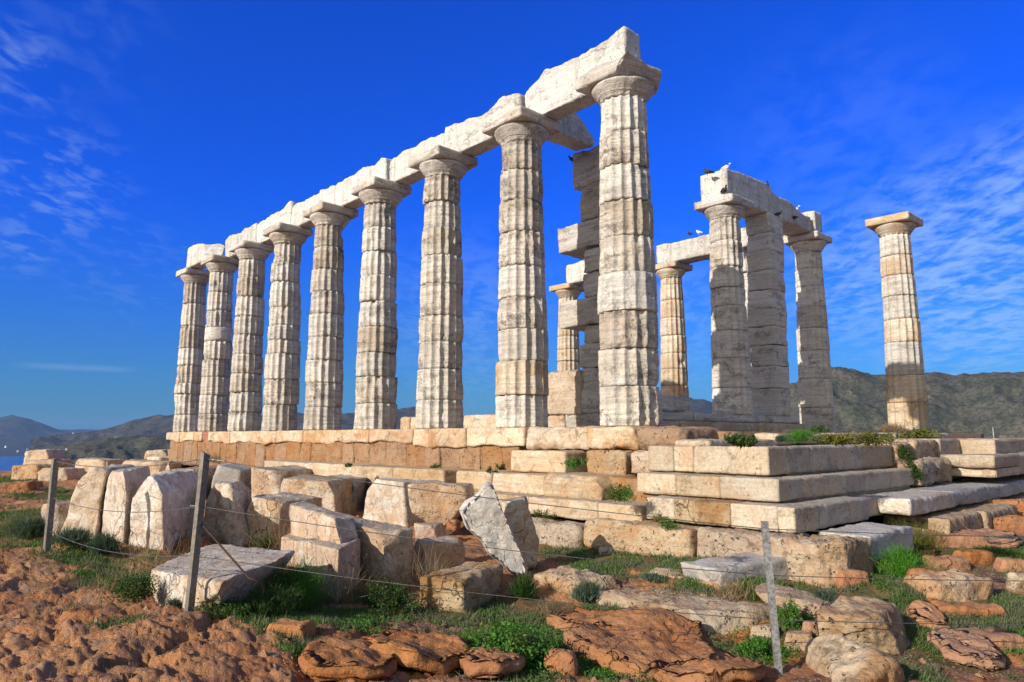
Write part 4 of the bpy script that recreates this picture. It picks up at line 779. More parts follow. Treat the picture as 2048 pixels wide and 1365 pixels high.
c = t.mix(t.math('MULTIPLY', t.ramp(t.noise(tc, 1.7, 8, 0.74, 0.4), 0.50, 0.62), 0.62), c, (0.15, 0.09, 0.06))
c = t.mix(t.ramp(ns, 0.5, 0.72, 0, 0.5), c, (0.16, 0.09, 0.055))
grav = t.mk('ShaderNodeTexVoronoi', {'Vector': tc, 'Scale': 38.0})
gc = t.mix(t.ramp(grav.outputs[0], 0.1, 0.5), t.mix(0.35, (0.34, 0.21, 0.14), grav.outputs[1]), (0.16, 0.085, 0.05))
c = t.mix(t.math('MULTIPLY', t.ramp(t.noise(tc, 1.3, 4, 0.6), 0.5, 0.56), t.math('SUBTRACT', 0.9, t.math('MULTIPLY', ou, 0.7))), c, gc)
soil = t.mix(t.ramp(nm, 0.4, 0.65), (0.10, 0.095, 0.04), (0.24, 0.13, 0.065))
c = t.mix(t.ramp(t.math('ADD', ga, t.math('MULTIPLY', t.math('SUBTRACT', ns, 0.5), 0.5)), 0.25, 0.5), c, soil)
geo = t.mk('ShaderNodeNewGeometry'); gp = t.mk('ShaderNodeSeparateXYZ', {0: geo.outputs['Position']})
ln = t.mk('ShaderNodeVectorMath', {0: geo.outputs['Position'], 1: tuple(CP)}, operation='DISTANCE').outputs['Value']
far = t.ramp(ln, 28, 60); scrub = t.mix(t.ramp(t.noise(tc, 0.5, 6, 0.7), 0.45, 0.6), (0.16, 0.12, 0.08), (0.05, 0.06, 0.03))
c = t.mix(far, c, scrub)
h = t.math('ADD', t.math('MULTIPLY', nm, 1.2), t.math('ADD', t.math('MULTIPLY', ns, 0.6), t.math('MULTIPLY', t.noise(tc, 75, 4, 0.65), 0.2)))
finish(t, c, 0.92, h, 1.0, 0.05, spec=0.15); M['ground'] = m
tag(obj('ground', V, F, M['ground'], loc=(0, 0, 0), attrs={'grass': np.append(gmn, 0), 'rocky': np.append(outm, 1)}), kind='structure')
def gsurf(p):
    xy_ = np.atleast_2d(p)[:, :2]; g0 = mask(xy_, GRASS); g1 = np.clip(g0 + 0.35 * fbm(np.column_stack([xy_, xy_[:, 0] * 0]), 2.2, 4, 31) - 0.08, 0, 1) * (g0 > 0)
    return rock(xy_, g1, np.hypot(xy_[:, 0] - CP[0], xy_[:, 1] - CP[1]))[0]

# ------------------------------------------------------------------ far country: sea and hills
th = np.arange(96) * 2 * np.pi / 96; Vs = [np.column_stack([r_ * np.cos(th), r_ * np.sin(th), np.full(96, -60.0)]) for r_ in (60, 300, 1200, 5000, 25000)]
i = np.arange(96); j = (i + 1) % 96; F = np.concatenate([np.stack([k * 96 + i, (k + 1) * 96 + i, (k + 1) * 96 + j, k * 96 + j], 1) for k in range(4)])
m, t = material('sea_water'); v = t.mk('ShaderNodeTexCoord').outputs['Object']
finish(t, t.mix(t.noise(v, 0.01, 4), (0.010, 0.06, 0.22), (0.015, 0.08, 0.28)), 0.25, t.noise(v, 0.12, 5, 0.6), 0.5, 1.5, spec=0.5); M['sea'] = m
tag(obj('sea', np.concatenate(Vs), F, M['sea'], loc=(0, 0, -60)), kind='structure')
def hillmat(name, a, b, d, sc):
    m, t = material(name); v = t.mk('ShaderNodeTexCoord').outputs['Object']
    n0 = t.noise(v, sc * 0.12, 5, 0.6, 0.5); n1 = t.noise(v, sc, 4, 0.7); n2 = t.noise(v, sc * 3.0, 4, 0.75)
    c = t.mix(t.ramp(n0, 0.38, 0.62), a, b); sp = t.math('MULTIPLY', t.ramp(n1, 0.44, 0.56), t.ramp(n2, 0.40, 0.55))
    c = t.mix(t.math('MULTIPLY', sp, 0.85), c, d); c = t.mix(t.ramp(t.noise(v, sc * 0.3, 5, 0.7, 1.0), 0.60, 0.70, 0, 0.5), c, (0.30, 0.25, 0.19))
    h = t.math('ADD', t.math('MULTIPLY', n2, 0.6), n1); finish(t, c, 0.95, h, 1.0, 1.2 / max(sc, .02) * 0.12, spec=0.05); return m
def hills(sil, r0, r1, rpeak, base, mat, seed, amp, na=360, nr=90, foot=None):
    """ridge line given as (pixel column, pixel row) seen at distance rpeak; full relief before and behind it"""
    azs, els = [], []
    for u, v in sil: d = ray(u, v); azs.append(math.atan2(d[1], d[0])); els.append(d[2] / math.hypot(d[0], d[1]))
    o = np.argsort(azs); azs = np.array(azs)[o]; els = np.array(els)[o]
    A = np.linspace(azs[0], azs[-1], na); R_ = r0 + (r1 - r0) * np.linspace(0, 1, nr); s = (R_ - r0) / (rpeak - r0)
    el = np.interp(A, azs, els); AA, RR = np.meshgrid(A, R_)
    x = CP[0] + RR * np.cos(AA); y = CP[1] + RR * np.sin(AA)
    zt = CP[2] + rpeak * el[None] ; sh = np.where(s < 1, sstep(s, 0, 1) ** 0.85, 1 - 0.8 * sstep(s, 1, (r1 - r0) / (rpeak - r0)))[:, None]
    P3 = np.stack([x, y, x * 0], 2).reshape(-1, 3) / rpeak
    n = fbm(P3, 9, 5, seed, ridge=True).reshape(x.shape) * 0.7 + 0.5 * fbm(P3, 30, 4, seed + 3).reshape(x.shape)
    n2 = fbm(P3, 60, 3, seed + 6).reshape(x.shape)
    z = base + (zt - base) * sh + amp * (n * (1 - 0.75 * np.exp(-((s - 1) / 0.25) ** 2))[:, None] * np.sin(np.pi * np.clip(s / 2, 0, 1))[:, None] + 0.10 * n2)
    V = np.stack([x, y, z], 2).reshape(-1, 3); i = np.arange(nr - 1)[:, None] * na + np.arange(na - 1)[None]
    F = np.stack([i, i + 1, i + na + 1, i + na], 2).reshape(-1, 4)
    tag(obj('hills', V, F, mat, loc=(0, 0, base)), kind='structure'); return V
HM1 = hillmat('near_hill_scrub', (0.115, 0.105, 0.08), (0.075, 0.078, 0.055), (0.018, 0.027, 0.018), 0.42)
HM2 = hillmat('coast_hill_scrub', (0.09, 0.075, 0.06), (0.06, 0.055, 0.045), (0.02, 0.028, 0.018), 0.05)
HM3 = hillmat('far_hill_scrub', (0.07, 0.065, 0.06), (0.05, 0.05, 0.045), (0.025, 0.03, 0.025), 0.012)
hills([(-900, 860), (-300, 850), (-60, 848), (0, 841), (14, 838), (37, 834), (52, 843), (68, 852), (85, 860), (110, 866), (150, 865), (190, 867), (230, 868), (300, 872), (700, 872), (900, 874)], 2750, 6500, 4600, -61, HM3, 11, 90)
hills([(60, 890), (110, 878), (160, 873), (210, 868), (232, 862), (262, 850), (300, 842), (345, 838), (400, 836), (520, 838), (620, 834), (705, 834), (760, 832), (800, 826), (822, 819), (845, 820), (880, 828), (930, 838), (990, 850), (1060, 852), (1200, 836), (1330, 812), (1385, 806), (1410, 806), (1440, 812), (1500, 832), (1600, 840)], 1100, 3000, 2100, -61, HM2, 12, 45, na=520)
hills([(60, 930), (95, 908), (130, 895), (165, 887), (200, 882), (250, 879), (300, 878), (345, 879), (420, 884), (560, 892), (700, 905), (900, 930)], 330, 900, 620, -61, HM1, 13, 16)
hills([(1380, 905), (1500, 850), (1560, 800), (1600, 772), (1650, 751), (1690, 758), (1720, 765), (1755, 769), (1800, 770), (1832, 764), (1860, 757), (1885, 760), (1915, 768), (1945, 767), (1975, 763), (2010, 760), (2060, 763), (2150, 745), (2400, 740), (2700, 800), (3000, 880)], 260, 1200, 760, -58, HM1, 14, 30, na=620, nr=170)
# white houses on the far shore
gv = 'white houses of the coast village'
vl = [(181, 884, 'white house at the left end of the hillside row, on the far coast', 1250), (186, 883.5, 'second white house in the hillside row on the far coast', 1260), (191, 883.5, 'third white house in the hillside row on the far coast', 1270), (197, 884, 'white house at the right end of the hillside row, on the far coast', 1280),
      (12, 894, 'white house near the far shore at the left frame edge', 2720), (36, 903, 'small white house by the water on the far shore', 2712), (55, 899, 'white house on the far shore just left of the dark hill', 2800), (147, 868, 'white house on the low far ridge', 3300), (133, 899, 'long white house on the dark slope above the first fence post', 500)]
for i, (u, v, l, dd) in enumerate(vl):
    d = ray(u, v); p = CP + d * dd / np.linalg.norm(d[:2]); s = dd / 1451 * 1.25; yw = SAZ + 0.4 * math.sin(i * 2.1)
    ex = np.array([math.cos(yw + 1.57), math.sin(yw + 1.57), 0]); ey = np.array([-ex[1], ex[0], 0]); ez = np.array([0, 0, 1.0])
    def bx(a0, a1, b0, b1, z0, z1): return np.array([p + ex * a + ey * b + ez * c_ for c_ in (z0, z1) for a, b in ((a0, b0), (a1, b0), (a1, b1), (a0, b1))]), np.array([(0, 3, 2, 1), (4, 5, 6, 7), (0, 1, 5, 4), (1, 2, 6, 5), (2, 3, 7, 6), (3, 0, 4, 7)])
    w2 = s * (1.0 + 0.5 * (i % 3)); t_ = empty('village_house', p, l, 'house', gv)
    obj('wall', *merge([bx(-w2, w2, -s, s, -s * 1.2, s * 0.8), bx(-w2 * 0.5, w2 * .6, -s * .6, s * .6, s * 0.8, s * 1.4)]), M['villa'], parent=t_, smooth=False)
    obj('roof', *merge([bx(-w2 * 1.04, w2 * 1.04, -s * 1.04, s * 1.04, s * .8, s * .9), bx(-w2 * 0.54, w2 * .64, -s * .64, s * .64, s * 1.4, s * 1.48)]), M['roofv'], parent=t_, smooth=False)
    for q in (-.5, .5):
        for sd_ in (-1, 1): obj('window', *bx(w2 * (q - .12), w2 * (q + .12), sd_ * s - .04 * s, sd_ * s + .04 * s, s * .1, s * .5), M['glassv'], parent=t_, smooth=False)

# ------------------------------------------------------------------ fence
def tube(pts, r, n=6):
    pts = np.asarray(pts, float); V = []
    for k in range(len(pts)):
        d = pts[min(k + 1, len(pts) - 1)] - pts[max(k - 1, 0)]; d /= np.linalg.norm(d)
        a = np.cross(d, [0.3, 0.2, 1.0] if abs(d[2]) < .9 else [1, 0, 0]); a /= np.linalg.norm(a); b = np.cross(d, a); rk = r if np.isscalar(r) else r[k]
        V += [pts[k] + rk * (a * math.cos(q) + b * math.sin(q)) for q in np.arange(n) * 2 * math.pi / n]
    i = np.arange(n); j = (i + 1) % n; F = np.concatenate([np.stack([k * n + i, k * n + j, (k + 1) * n + j, (k + 1) * n + i], 1) for k in range(len(pts) - 1)])
    return np.array(V), F
def hitd(u, v, ref):
    """point of the ray in the plane through ref facing the viewpoint (a post stands in one such plane)"""
    n = np.array([FW[0], FW[1], 0]); d = ray(u, v); return CP + d * ((ref - CP) @ n) / (d @ n)
fence = empty('wire_fence', gh(378, 1228), 'wire fence of three metal posts with thin sagging wires in the foreground', 'fence')
def prism(path, prof):
    """extrude 2-D profile (along RT and forward) on a straight path"""
    f2 = np.array([FW[0], FW[1], 0]); f2 /= np.linalg.norm(f2)
    prof = np.array(prof); n = len(prof); V = np.array([p + RT * a + f2 * b for p in path for a, b in prof]); i = np.arange(n); j = (i + 1) % n
    return V, np.stack([i, j, n + j, n + i], 1)
def cap_tri(n, off): return [(off, off + k, off + k + 1) for k in range(1, n - 1)]
def post(base, top, prof, mat, slant=0.0, name='post'):
    b = gh(*base); b[2] = gsurf(b)[0] - 0.05; tp = hitd(*top, b)
    V, F = prism([b, tp], prof); n = len(prof); V[n:, 2] += slant * np.array([p_[0] for p_ in prof])
    T = np.concatenate([F[:, [0, 1, 2]], F[:, [0, 2, 3]], np.array(cap_tri(n, 0))[:, ::-1], np.array(cap_tri(n, n))])
    return obj(name, V, T, mat, parent=fence, smooth=False), b, tp
Lp = [(-.035, -.01), (.006, -.04), (.035, .012), (.029, .016), (.006, -.028), (-.031, -.003)]
p1, b1, t1 = post((93, 1105), (111, 918), [(a * 1.15, c_ * 1.15) for a, c_ in Lp], M['paintmetal'], slant=0.2)
p2, b2, t2 = post((377, 1230), (411, 906), Lp, M['paintmetal'], slant=-0.6)
p3, b3, t3 = post((1558, 1342), (1529, 1043), [(-.026, -.014), (.024, -.020), (.028, .0), (.026, .02), (-.024, .02)], M['galv'])
foot = b2 + np.array([0, 0, 0.0]); V, F = tube([foot + RT * .012 + [0, 0, .22], foot + RT * (-.02) + [0, 0, .0]], .011); obj('post_foot', V, F, M['galv'], parent=p2)
V, F = tube([b3 - RT * .022 + [0, 0, .16], b3 - RT * .022 + [0, 0, .0]], .012); obj('post_foot', V, F, M['galv'], parent=p3)
b4 = gz(2420, 1352, -2.0); b0 = gz(-420, 1150, -1.5)
def on(b, t_, v):   # height on the post at pixel row v
    lo, hi = 0.0, 1.0
    for _ in range(30):
        m_ = (lo + hi) / 2; q = b + (t_ - b) * m_; rel = q - CP; vv = 682.5 - FPX * (rel @ UP) / (rel @ FW)
        if vv > v: lo = m_
        else: hi = m_
    return b + (t_ - b) * lo
def wire(a, b, sag, name='wire'):
    s = np.linspace(0, 1, 40)[:, None]; pts = a + (b - a) * s; pts[:, 2] -= (4 * sag * s * (1 - s))[:, 0]
    V, F = tube(pts, 0.0036, 5); return obj(name, V, F, M['wire'], parent=fence)
def clamp(p, dirn):
    d = dirn / np.linalg.norm(dirn); parts = [tube([p + d * q, p + d * (q + .022)], .009, 8) for q in (.03, .06, .15)] + [tube([p + d * .02, p + d * .18], .005, 6)]
    obj('wire_clamp', *merge(parts), M['galv'], parent=fence)
for va, vb, vc, sag in ((918, 1058, 923, .07), (1013, 1151, 995, .10), (1111, 1240, 1062, .10)):
    A_ = on(b2, t2, va); B_ = on(b3, t3, vb); C_ = on(b1, t1, vc)
    wire(A_, B_, .03 if va < 1000 else .05); wire(A_, C_, sag); clamp(A_, C_ - A_)
    if va != 1013: clamp(A_, B_ - A_)
for vb, vr in ((1058, 1.02), (1151, .70), (1240, .38)):
    wire(on(b3, t3, vb), b4 + [0, 0, vr * 1.02], .02)
wire(on(b1, t1, 1047), b0 + [0, 0, 0.55], .12)
br0 = on(b2, t2, 1049) + RT * .03; r1 = hitd(508, 1150, br0) - np.array([FW[0], FW[1], 0]) * .12; r2 = hitd(524, 1165, r1); r3 = gz(531, 1225, -1.75)
V, F = tube([br0, br0 + (r1 - br0) * .5, r1, r2, r2 + (r3 - r2) * .5 + RT * .02, r3], [.008, .008, .009, .009, .008, .008], 8); obj('brace_rod', V, F, M['rust'], parent=fence)
# thin mast on the right behind the platform
p = gy(1990, 905, 12.0); V, F = tube([p - [0, 0, .6], p + [0, 0, .62]], .02); q_ = tube([p + [0, 0, .3] - RT * .1, p + [0, 0, .3] + RT * .1], .012)
tag(obj('thin_mast', *merge([(V, F), q_]), M['galv']), 'thin pale mast standing behind the right end of the platform', 'mast')

# ------------------------------------------------------------------ birds
def bird(p, face, s, mat, label, grp='birds on the ruin'):
    s *= 0.6
    """body, neck, head, beak and tail in one skinned-looking lathe, plus folded wings and legs"""
    f = np.array([math.cos(face), math.sin(face), 0]); u_ = np.array([0, 0, 1.0]); l_ = np.cross(u_, f)
    spine = [(-.17, .035, .012), (-.12, .045, .018), (-.07, .06, .034), (-.02, .075, .048), (.03, .09, .050), (.065, .115, .038), (.078, .14, .026), (.085, .16, .026), (.1, .172, .023), (.118, .17, .010), (.135, .165, .003)]
    V, F = tube([p + f * a * s + u_ * (b + .03) * s for a, b, r in spine], [r * s for a, b, r in spine], 10)
    parts = [(V, F)]
    for sd_ in (-1, 1):
        W_ = [(.05, .12, .018), (.0, .115, .03), (-.07, .09, .026), (-.14, .07, .008)]
        parts.append(tube([p + f * a * s + u_ * (b + .02) * s + l_ * sd_ * .034 * s for a, b, r in W_], [r * s for a, b, r in W_], 8))
        parts.append(tube([p + f * .01 * s + l_ * sd_ * .018 * s + u_ * .07 * s, p + l_ * sd_ * .018 * s + f * .015 * s], .004 * s, 5))
    return tag(obj('pigeon', *merge(parts), mat), label, 'bird', grp)
bird(gx(1416, 351, -2.45) + [0, 0, -.02], 3.6, 1.7, M['dove'], 'dark bird on the left top corner of the porch cross beam')
bird(gx(1453, 343, -2.3), 0.3, 1.6, M['dovew'], 'white bird on top of the porch cross beam')
bird(gy(1449, 389, 6.80), -0.5, 1.7, M['dove'], 'dark bird sitting on the capital of the grey porch column')
bird(gx(1534, 378, -2.15), -0.9, 1.5, M['dove'], 'dark bird halfway down the sloping top edge of the cross beam')
bird(gx(1557, 435, -2.02), 0.8, 1.5, M['dove'], 'dark bird on the top corner of the square grey pillar')
bird(gx(1592, 427, -2.3), 0.2, 1.7, M['dovew'], 'white bird at the right end of the beams, above the shaded column')
bird(gx(1590, 442, -2.1), 2.6, 1.5, M['dove'], 'dark bird just below the right end white bird')
bird(gy(1398, 471, 12.0), 3.0, 1.6, M['dovew'], 'white bird on the far beam left of the porch column')
bird(gy(1380, 474, 12.0), 2.8, 1.6, M['dove'], 'dark bird on the far beam, left of the white one')
bird(np.array([-3.0, 2.0, 5.79]), -2.2, 1.3, M['dove'], 'dark bird perched at the top left of the broken pillar')
# ------------------------------------------------------------------ plants
def blades(P0, D, L, wd, curve=0.3, nseg=2):
    """many tapering blades in one array: P0 roots, D unit directions, L lengths, wd widths"""
    n = len(P0); side = np.cross(D, rng.normal(size=(n, 3))); side /= np.linalg.norm(side, axis=1)[:, None]
    bend = np.cross(D, side); V = []; 
    for k in range(nseg + 1):
        s = k / nseg; c = P0 + D * (L * s)[:, None] + bend * (curve * L * s * s)[:, None]
        w_ = wd * (1 - s) if k == nseg else wd * (0.8 + 0.5 * s - 0.9 * s * s)
        V += [c - side * (w_ / 2)[:, None], c + side * (w_ / 2)[:, None]]
    V = np.stack(V, 1).reshape(-1, 3); m_ = 2 * (nseg + 1); b = np.arange(n)[:, None] * m_
    F = np.concatenate([b + np.array([[2 * k, 2 * k + 1, 2 * k + 3, 2 * k + 2]]) for k in range(nseg)])
    return V, F
def leaves(C, size, flat=0.4):
    n = len(C); N = rng.normal(size=(n, 3)); N[:, 2] = np.abs(N[:, 2]) + flat; N /= np.linalg.norm(N, axis=1)[:, None]
    a = np.cross(N, rng.normal(size=(n, 3))); a /= np.linalg.norm(a, axis=1)[:, None]; b = np.cross(N, a); s = np.asarray(size)[:, None]
    V = np.stack([C - a * s, C + b * s * .55 + N * s * .1, C + a * s, C - b * s * .55 + N * s * .1], 1).reshape(-1, 3)
    return V, np.arange(4 * n).reshape(-1, 4)
def udir(n, upw=0.8): d = rng.normal(size=(n, 3)); d[:, 2] = np.abs(d[:, 2]) * 1.0 + upw; return d / np.linalg.norm(d, axis=1)[:, None]
# ground cover: short grass and clover, one object each
pts = []
for c, r in GRASS:
    dist = math.hypot(c[0] - CP[0], c[1] - CP[1]); n = int(min(7500, 4.5e3 * r * r * (9 / max(dist, 5)) ** 1.1 / 0.16))
    q = c + rng.normal(size=(n, 2)) * r * 0.62; pts.append(q)
pts = np.concatenate(pts); nz_ = fbm(np.column_stack([pts, pts[:, 0] * 0]), 2.6, 4, 77); pts = pts[nz_ > -0.02 + 0.12 * rng.normal(size=len(pts))]
fd = (pts - CP[:2]) @ FW[:2]; inpl = (pts[:, 0] > -21) & (pts[:, 0] < 4.3) & (pts[:, 1] > -1.5); pts = pts[(fd > 2.5) & ~inpl]
dd = np.hypot(*(pts - CP[:2]).T); P0 = np.column_stack([pts, gsurf(pts) - 0.004])
V, F = blades(P0, udir(len(P0), 0.5), rng.uniform(.018, .065, len(P0)) * (1 + dd * .02), rng.uniform(.003, .006, len(P0)) * (1 + dd * .12), 0.4)
tag(obj('grass', V, F, M['grass']), 'short green grass and weeds between the orange rocks', 'grass', kind='stuff')
pts = np.concatenate([c + rng.normal(size=(int(5200 * r), 2)) * r * 0.5 for c, r in CLOVER]); nz_ = fbm(np.column_stack([pts, pts[:, 0] * 0]), 3, 3, 78); pts = pts[nz_ > -0.1]
P0 = np.column_stack([pts, gsurf(pts) + rng.uniform(.0, .05, len(pts))]); V, F = leaves(P0, rng.uniform(.007, .016, len(P0)), 1.0)
tag(obj('clover', V, F, M['clover']), 'leafy bright green clover covering the soil', 'ground cover', kind='stuff')
# gravel and stones
pts = rng.uniform(0, 1, (9000, 2)); rad = 3.0 + 11 * pts[:, 0] ** 1.6; an = YAW + (pts[:, 1] - .5) * 1.5; q = CP[:2] + np.column_stack([rad * np.cos(an), rad * np.sin(an)])
keep = (fbm(np.column_stack([q, q[:, 0] * 0]), 1.1, 3, 91) > -0.05) & ~((q[:, 0] > -21) & (q[:, 0] < 4.3) & (q[:, 1] > -2.0)); q = q[keep]; n = len(q)
oc = np.array([(1, 0, 0), (0, 1, 0), (-1, 0, 0), (0, -1, 0), (0, 0, .7), (0, 0, -.6)], float); sz = rng.uniform(.005, .017, n) * (1 + (rng.uniform(size=n) > .96) * 2.2)
Vv = (np.column_stack([q, gsurf(q)])[:, None, :] + oc[None] * sz[:, None, None] * rng.uniform(.6, 1.3, (n, 6, 1))).reshape(-1, 3)
f8 = np.array([(0, 1, 4), (1, 2, 4), (2, 3, 4), (3, 0, 4), (1, 0, 5), (2, 1, 5), (3, 2, 5), (0, 3, 5)])
tag(obj('gravel', Vv, (np.arange(n)[:, None, None] * 6 + f8[None]).reshape(-1, 3), M['orock'], smooth=False), 'loose reddish gravel on the bare ground', 'gravel', kind='stuff')

pts = rng.uniform(0, 1, (2600, 2)); rad = 3.2 + 7.5 * pts[:, 0]; an = YAW + (pts[:, 1] - .5) * 1.5; q = CP[:2] + np.column_stack([rad * np.cos(an), rad * np.sin(an)])
q = q[(fbm(np.column_stack([q, q[:, 0] * 0]), 1.6, 3, 95) > 0.05) & ~((q[:, 0] > -21) & (q[:, 0] < 4.3) & (q[:, 1] > -2.0))]; P0 = np.column_stack([q, gsurf(q)]); dlt = rng.normal(size=(len(q), 3)); dlt[:, 2] = np.abs(dlt[:, 2]) * .45 + .05; dlt /= np.linalg.norm(dlt, axis=1)[:, None]
tag(obj('dry_litter', *blades(P0, dlt, rng.uniform(.04, .16, len(q)), rng.uniform(.002, .005, len(q)), .5, 3), M['dry']), 'dry stalks and straw scattered over the bare ground', 'dry grass', kind='stuff')
def plant(name, p, r, h, mats, label, cat, n=900, kind='sage', group=None):
    """one plant: stems plus a crown of leaf-sized faces in uneven clumps"""
    p = np.asarray(p, float); t_ = empty(name, p, label, cat, group); k = max(5, int(n / 90))
    tips = p + np.column_stack([rng.normal(size=k) * r * .5, rng.normal(size=k) * r * .5, h * rng.uniform(.45, 1.0, k)]); tips[:, 2] -= 0.5 * h * (np.hypot(tips[:, 0] - p[0], tips[:, 1] - p[1]) / (r * 1.5)) ** 2
    obj('stem', *merge([tube([p, (p + q) / 2 + rng.normal(size=3) * r * .06, q], [.004, .003, .0015], 4) for q in tips]), M['bark'], parent=t_)
    own = tips[rng.integers(0, k, n)]; s = rng.uniform(0.15, 1, n)[:, None] ** .6; base = p + (own - p) * s
    if kind == 'fennel':
        c = base + rng.normal(size=(n, 3)) * r * .16; d = udir(n, .5) + (own - p) / h * .3; d /= np.linalg.norm(d, axis=1)[:, None]
        V, F = blades(c, d, rng.uniform(.03, .075, n) * max(.6, r / .3), np.full(n, .0035), .5)
    elif kind == 'tuft':
        c = base * .5 + p * .5 + rng.normal(size=(n, 3)) * r * [.2, .2, .02]; d = udir(n, .7) + (own - p) / h * .5; d /= np.linalg.norm(d, axis=1)[:, None]
        V, F = blades(c, d, rng.uniform(.4, 1, n) * h * .6, np.full(n, .007), .25)
    elif kind == 'dry':
        d = udir(n, .9); V, F = blades(p + rng.normal(size=(n, 3)) * [r * .5, r * .5, 0], d, rng.uniform(.4, 1.1, n) * h, np.full(n, .004), .3, 3)
    else:
        c = base + rng.normal(size=(n, 3)) * r * .13; V, F = leaves(c, rng.uniform(.008, .018, n) * max(.8, r / .25), .3)
    obj('foliage', V, F, M[mats], parent=t_); return t_
def gplant(u, v, wpx, hpx, kind, mats, label, cat='plant', n=1200, name='weed', z=None, **kw):
    p = gh(u, v) if z is None else gz(u, v, z); 
    if z is None: p[2] = gsurf(p)[0]
    dist = (p - CP) @ FW
    return plant(name, p, wpx / 2 / FPX * dist, hpx / FPX * dist, mats, label, cat, n=n, kind=kind, **kw)
gplant(590, 1215, 150, 82, 'fennel', 'fennel', 'bright green feathery fennel bush beside the flat white slab', n=9000, name='fennel_bush')
gplant(545, 1230, 110, 50, 'fennel', 'darkleaf', 'darker feathery plant at the foot of the rusty brace rod', n=4500, name='fennel_bush')
gplant(1805, 1158, 105, 58, 'fennel', 'fennel', 'bright feathery green bush among the orange rocks on the right', n=6500, name='fennel_bush')
gplant(208, 1112, 62, 58, 'tuft', 'sage', 'dark grey green shrub at the foot of the tallest upright block', n=1500, name='low_shrub')
gplant(140, 1100, 90, 46, 'tuft', 'sage', 'wide grey green shrub just right of the left fence post', n=1700, name='low_shrub')
gplant(62, 1078, 70, 62, 'tuft', 'sage', 'tall grey green shrub at the left, left of the first fence post', n=1700, name='low_shrub')
gplant(30, 1065, 80, 40, 'fennel', 'grass', 'bright grassy plant at the left frame edge', n=2500, name='low_shrub')
gplant(1175, 1200, 66, 54, 'tuft', 'sage', 'round blue green tuft at the left end of the big pitted slab', n=2000, name='low_shrub')
gplant(1652, 1207, 72, 40, 'tuft', 'sage', 'blue green tuft behind the large angular boulder', n=1900, name='low_shrub')
gplant(1310, 1160, 80, 20, 'tuft', 'sage', 'low spreading grey green plant behind the big pitted slab', n=1300, name='low_shrub')
gplant(1190, 1158, 34, 22, 'tuft', 'sage', 'small tuft on the weathered outcrop slab', n=700, name='low_shrub')
gplant(1825, 1088, 90, 56, 'dry', 'yellow', 'wispy yellowish dry shrub below the marble step corner', n=900, name='dry_shrub')
gplant(265, 1205, 96, 60, 'leafy', 'darkleaf', 'leafy green plant at the left side of the flat white slab', n=2600)
gplant(345, 1212, 50, 26, 'tuft', 'sage', 'small grey tuft against the flat white slab left of the middle post', n=700)
gplant(455, 1228, 110, 26, 'leafy', 'darkleaf', 'low green weeds in front of the flat white slab', n=2200)
gplant(525, 1108, 64, 46, 'leafy', 'darkleaf', 'dark green weed between the rounded block and the notched block', n=2200)
gplant(1025, 1318, 165, 62, 'leafy', 'clover', 'large light green leafy weed in the bottom middle', n=8000, name='fennel_bush')
gplant(950, 1295, 90, 44, 'fennel', 'clover', 'light green weed left of the large leafy one', n=1800)
gplant(790, 1228, 90, 66, 'leafy', 'darkleaf', 'green weed below the end of the long block', n=2600)
gplant(760, 1205, 90, 50, 'leafy', 'darkleaf', 'dark shaded weeds right of the notched block', n=2200)
gplant(1050, 1195, 60, 60, 'tuft', 'darkleaf', 'dark upright weeds under the tip of the pointed slab', n=1300)
gplant(1582, 1250, 44, 60, 'leafy', 'clover', 'creeping green plant behind the right fence post', n=2200)
gplant(1500, 1302, 74, 34, 'leafy', 'clover', 'broad leaved green plant left of the foot of the right post', n=1900)
gplant(1240, 1003, 66, 34, 'leafy', 'clover', 'bright green weed filling the gap between step blocks', n=2600, z=-0.96)
gplant(1150, 930, 60, 10, 'leafy', 'clover', 'small weed under the bulging top course', n=500, z=-0.4)
gplant(1272, 950, 20, 22, 'leafy', 'darkleaf', 'little weed in the joint beside the restored courses', n=600, z=-0.72)
gplant(1325, 1045, 44, 16, 'leafy', 'yellow', 'small yellow green weed at the end of the lowest marble step', n=800, z=-1.22)
gplant(1085, 1036, 40, 16, 'leafy', 'darkleaf', 'small dark weed on the lowest step right of the rounded slab', n=700, z=-1.3)
gplant(1340, 1053, 60, 8, 'leafy', 'clover', 'flat weed patch on the brown footing slab', n=700, z=-1.23)
gplant(1600, 884, 62, 22, 'fennel', 'fennel', 'bright green feathery plant on top of the platform', n=2600, z=-0.22)
gplant(1560, 884, 34, 16, 'tuft', 'sage', 'grey green tuft on the platform left of the bright one', n=700, z=-0.22)
gplant(1635, 866, 40, 16, 'leafy', 'darkleaf', 'dark shrub at the foot of the shaded grey column', n=900, z=-0.1)
gplant(1785, 862, 40, 18, 'dry', 'dry', 'reddish dry tuft at the foot of the lone right column', n=500, z=-0.1)
for i, (u, v, w_, h_, l) in enumerate([(1480, 888, 60, 14, 'dry dark weeds on the platform left end'), (1390, 870, 40, 14, 'weeds below the porch sill, left'), (1510, 866, 50, 14, 'yellowish weeds below the porch sill, right'), (1690, 872, 90, 12, 'yellow green growth between the platform stones'), (1840, 878, 100, 10, 'yellow green growth at the right of the platform'), (1740, 882, 100, 10, 'mossy growth along the platform edge'), (1670, 884, 60, 12, 'short reddish weeds on the platform')]):
    gplant(u, v, w_, h_, 'leafy', 'yellow' if i > 1 else 'darkleaf', l, n=1500, z=-0.2, name='weed')
p = gz(1825, 905, -0.3)
t_ = empty('creeping_plant', gx(1828, 945, 3.05), 'dark yellow green plant hanging down the break in the restored courses', 'plant')
n = 2600; s = rng.uniform(0, 1, n)[:, None]; a = gx(1806, 897, 2.98); b = gx(1838, 955, 3.24); c = a + (b - a) * s + rng.normal(size=(n, 3)) * [.035, .10, .035]
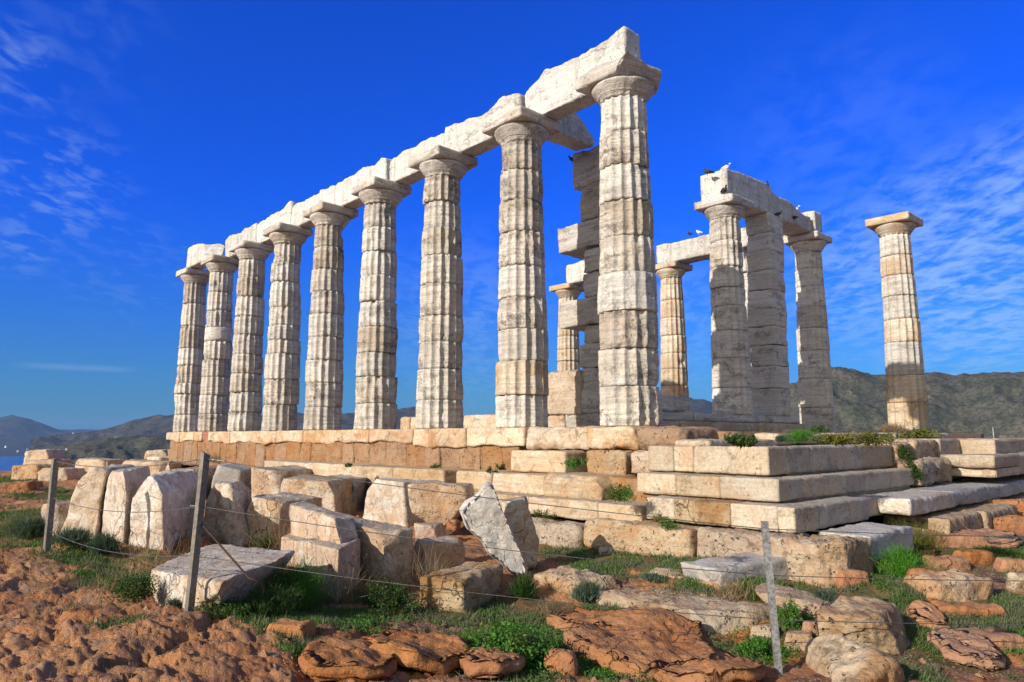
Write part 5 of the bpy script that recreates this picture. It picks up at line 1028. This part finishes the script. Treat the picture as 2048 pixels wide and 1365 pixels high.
obj('foliage', *leaves(c, rng.uniform(.010, .02, n), .3), M['darkleaf'], parent=t_); obj('stem', *tube([b, (a + b) / 2, a], [.01, .008, .004], 5), M['bark'], parent=t_)
for i, (u, v, w_, h_) in enumerate([(520, 924, 60, 8), (700, 934, 24, 8), (790, 928, 60, 10), (870, 936, 30, 8), (980, 944, 20, 12), (1000, 940, 30, 12)]):
    gplant(u, v, w_, h_, 'leafy', 'darkleaf', ['weeds on the ledge above the dark grooved block', 'tiny weed at the wall foot below the sixth column', 'green weeds at the wall foot below the seventh column', 'weeds at the wall foot right of the seventh column', 'small weed in the joint of the orange wall', 'weed at the right end of the orange wall'][i], n=500, z=-0.74 if i else -0.95, name='weed')
gplant(440, 925, 66, 26, 'dry', 'dry', 'dry twiggy bush before the orange wall, behind the middle post', n=900, z=-0.95, name='dry_shrub')
for i, (u, v, w_, h_, l) in enumerate([(560, 1110, 110, 110, 'tall dry stalks before the notched block'), (690, 1200, 80, 110, 'dry stalks at the right side of the notched block'), (850, 1175, 80, 110, 'thin dry stalks before the small squared block'), (300, 1150, 110, 90, 'dry grass stalks left of the middle post'), (240, 1180, 110, 50, 'low dry grass left of the flat white slab'), (1470, 1190, 60, 50, 'thin dry stalks before the broken grey slab'), (150, 1230, 110, 30, 'dry straw lying on the orange rock at left'), (1100, 1230, 60, 50, 'thin stalks right of the rough brown block')]):
    gplant(u, v, w_, h_, 'dry', 'dry', l, n=130 if h_ > 60 else 160, name='dry_stalks')

# ------------------------------------------------------------------ haze
HAZE = True
if HAZE:
    bm = np.array([(x, y, z) for z in (-66, 150) for x, y in ((-8000, -3000), (5000, -3000), (5000, 9000), (-8000, 9000))], float)
    m, t = material('air'); pv = t.mk('ShaderNodeVolumePrincipled', {'Color': (0.30, 0.55, 1.0), 'Density': 0.0001, 'Anisotropy': 0.0}); t.mk('ShaderNodeOutputMaterial', {1: pv.outputs[0]})
    tag(obj('haze', bm, np.array([(0, 3, 2, 1), (4, 5, 6, 7), (0, 1, 5, 4), (1, 2, 6, 5), (2, 3, 7, 6), (3, 0, 4, 7)]), m, smooth=False), 'thin blue air between the ruin and the far hills', 'haze', kind='stuff')
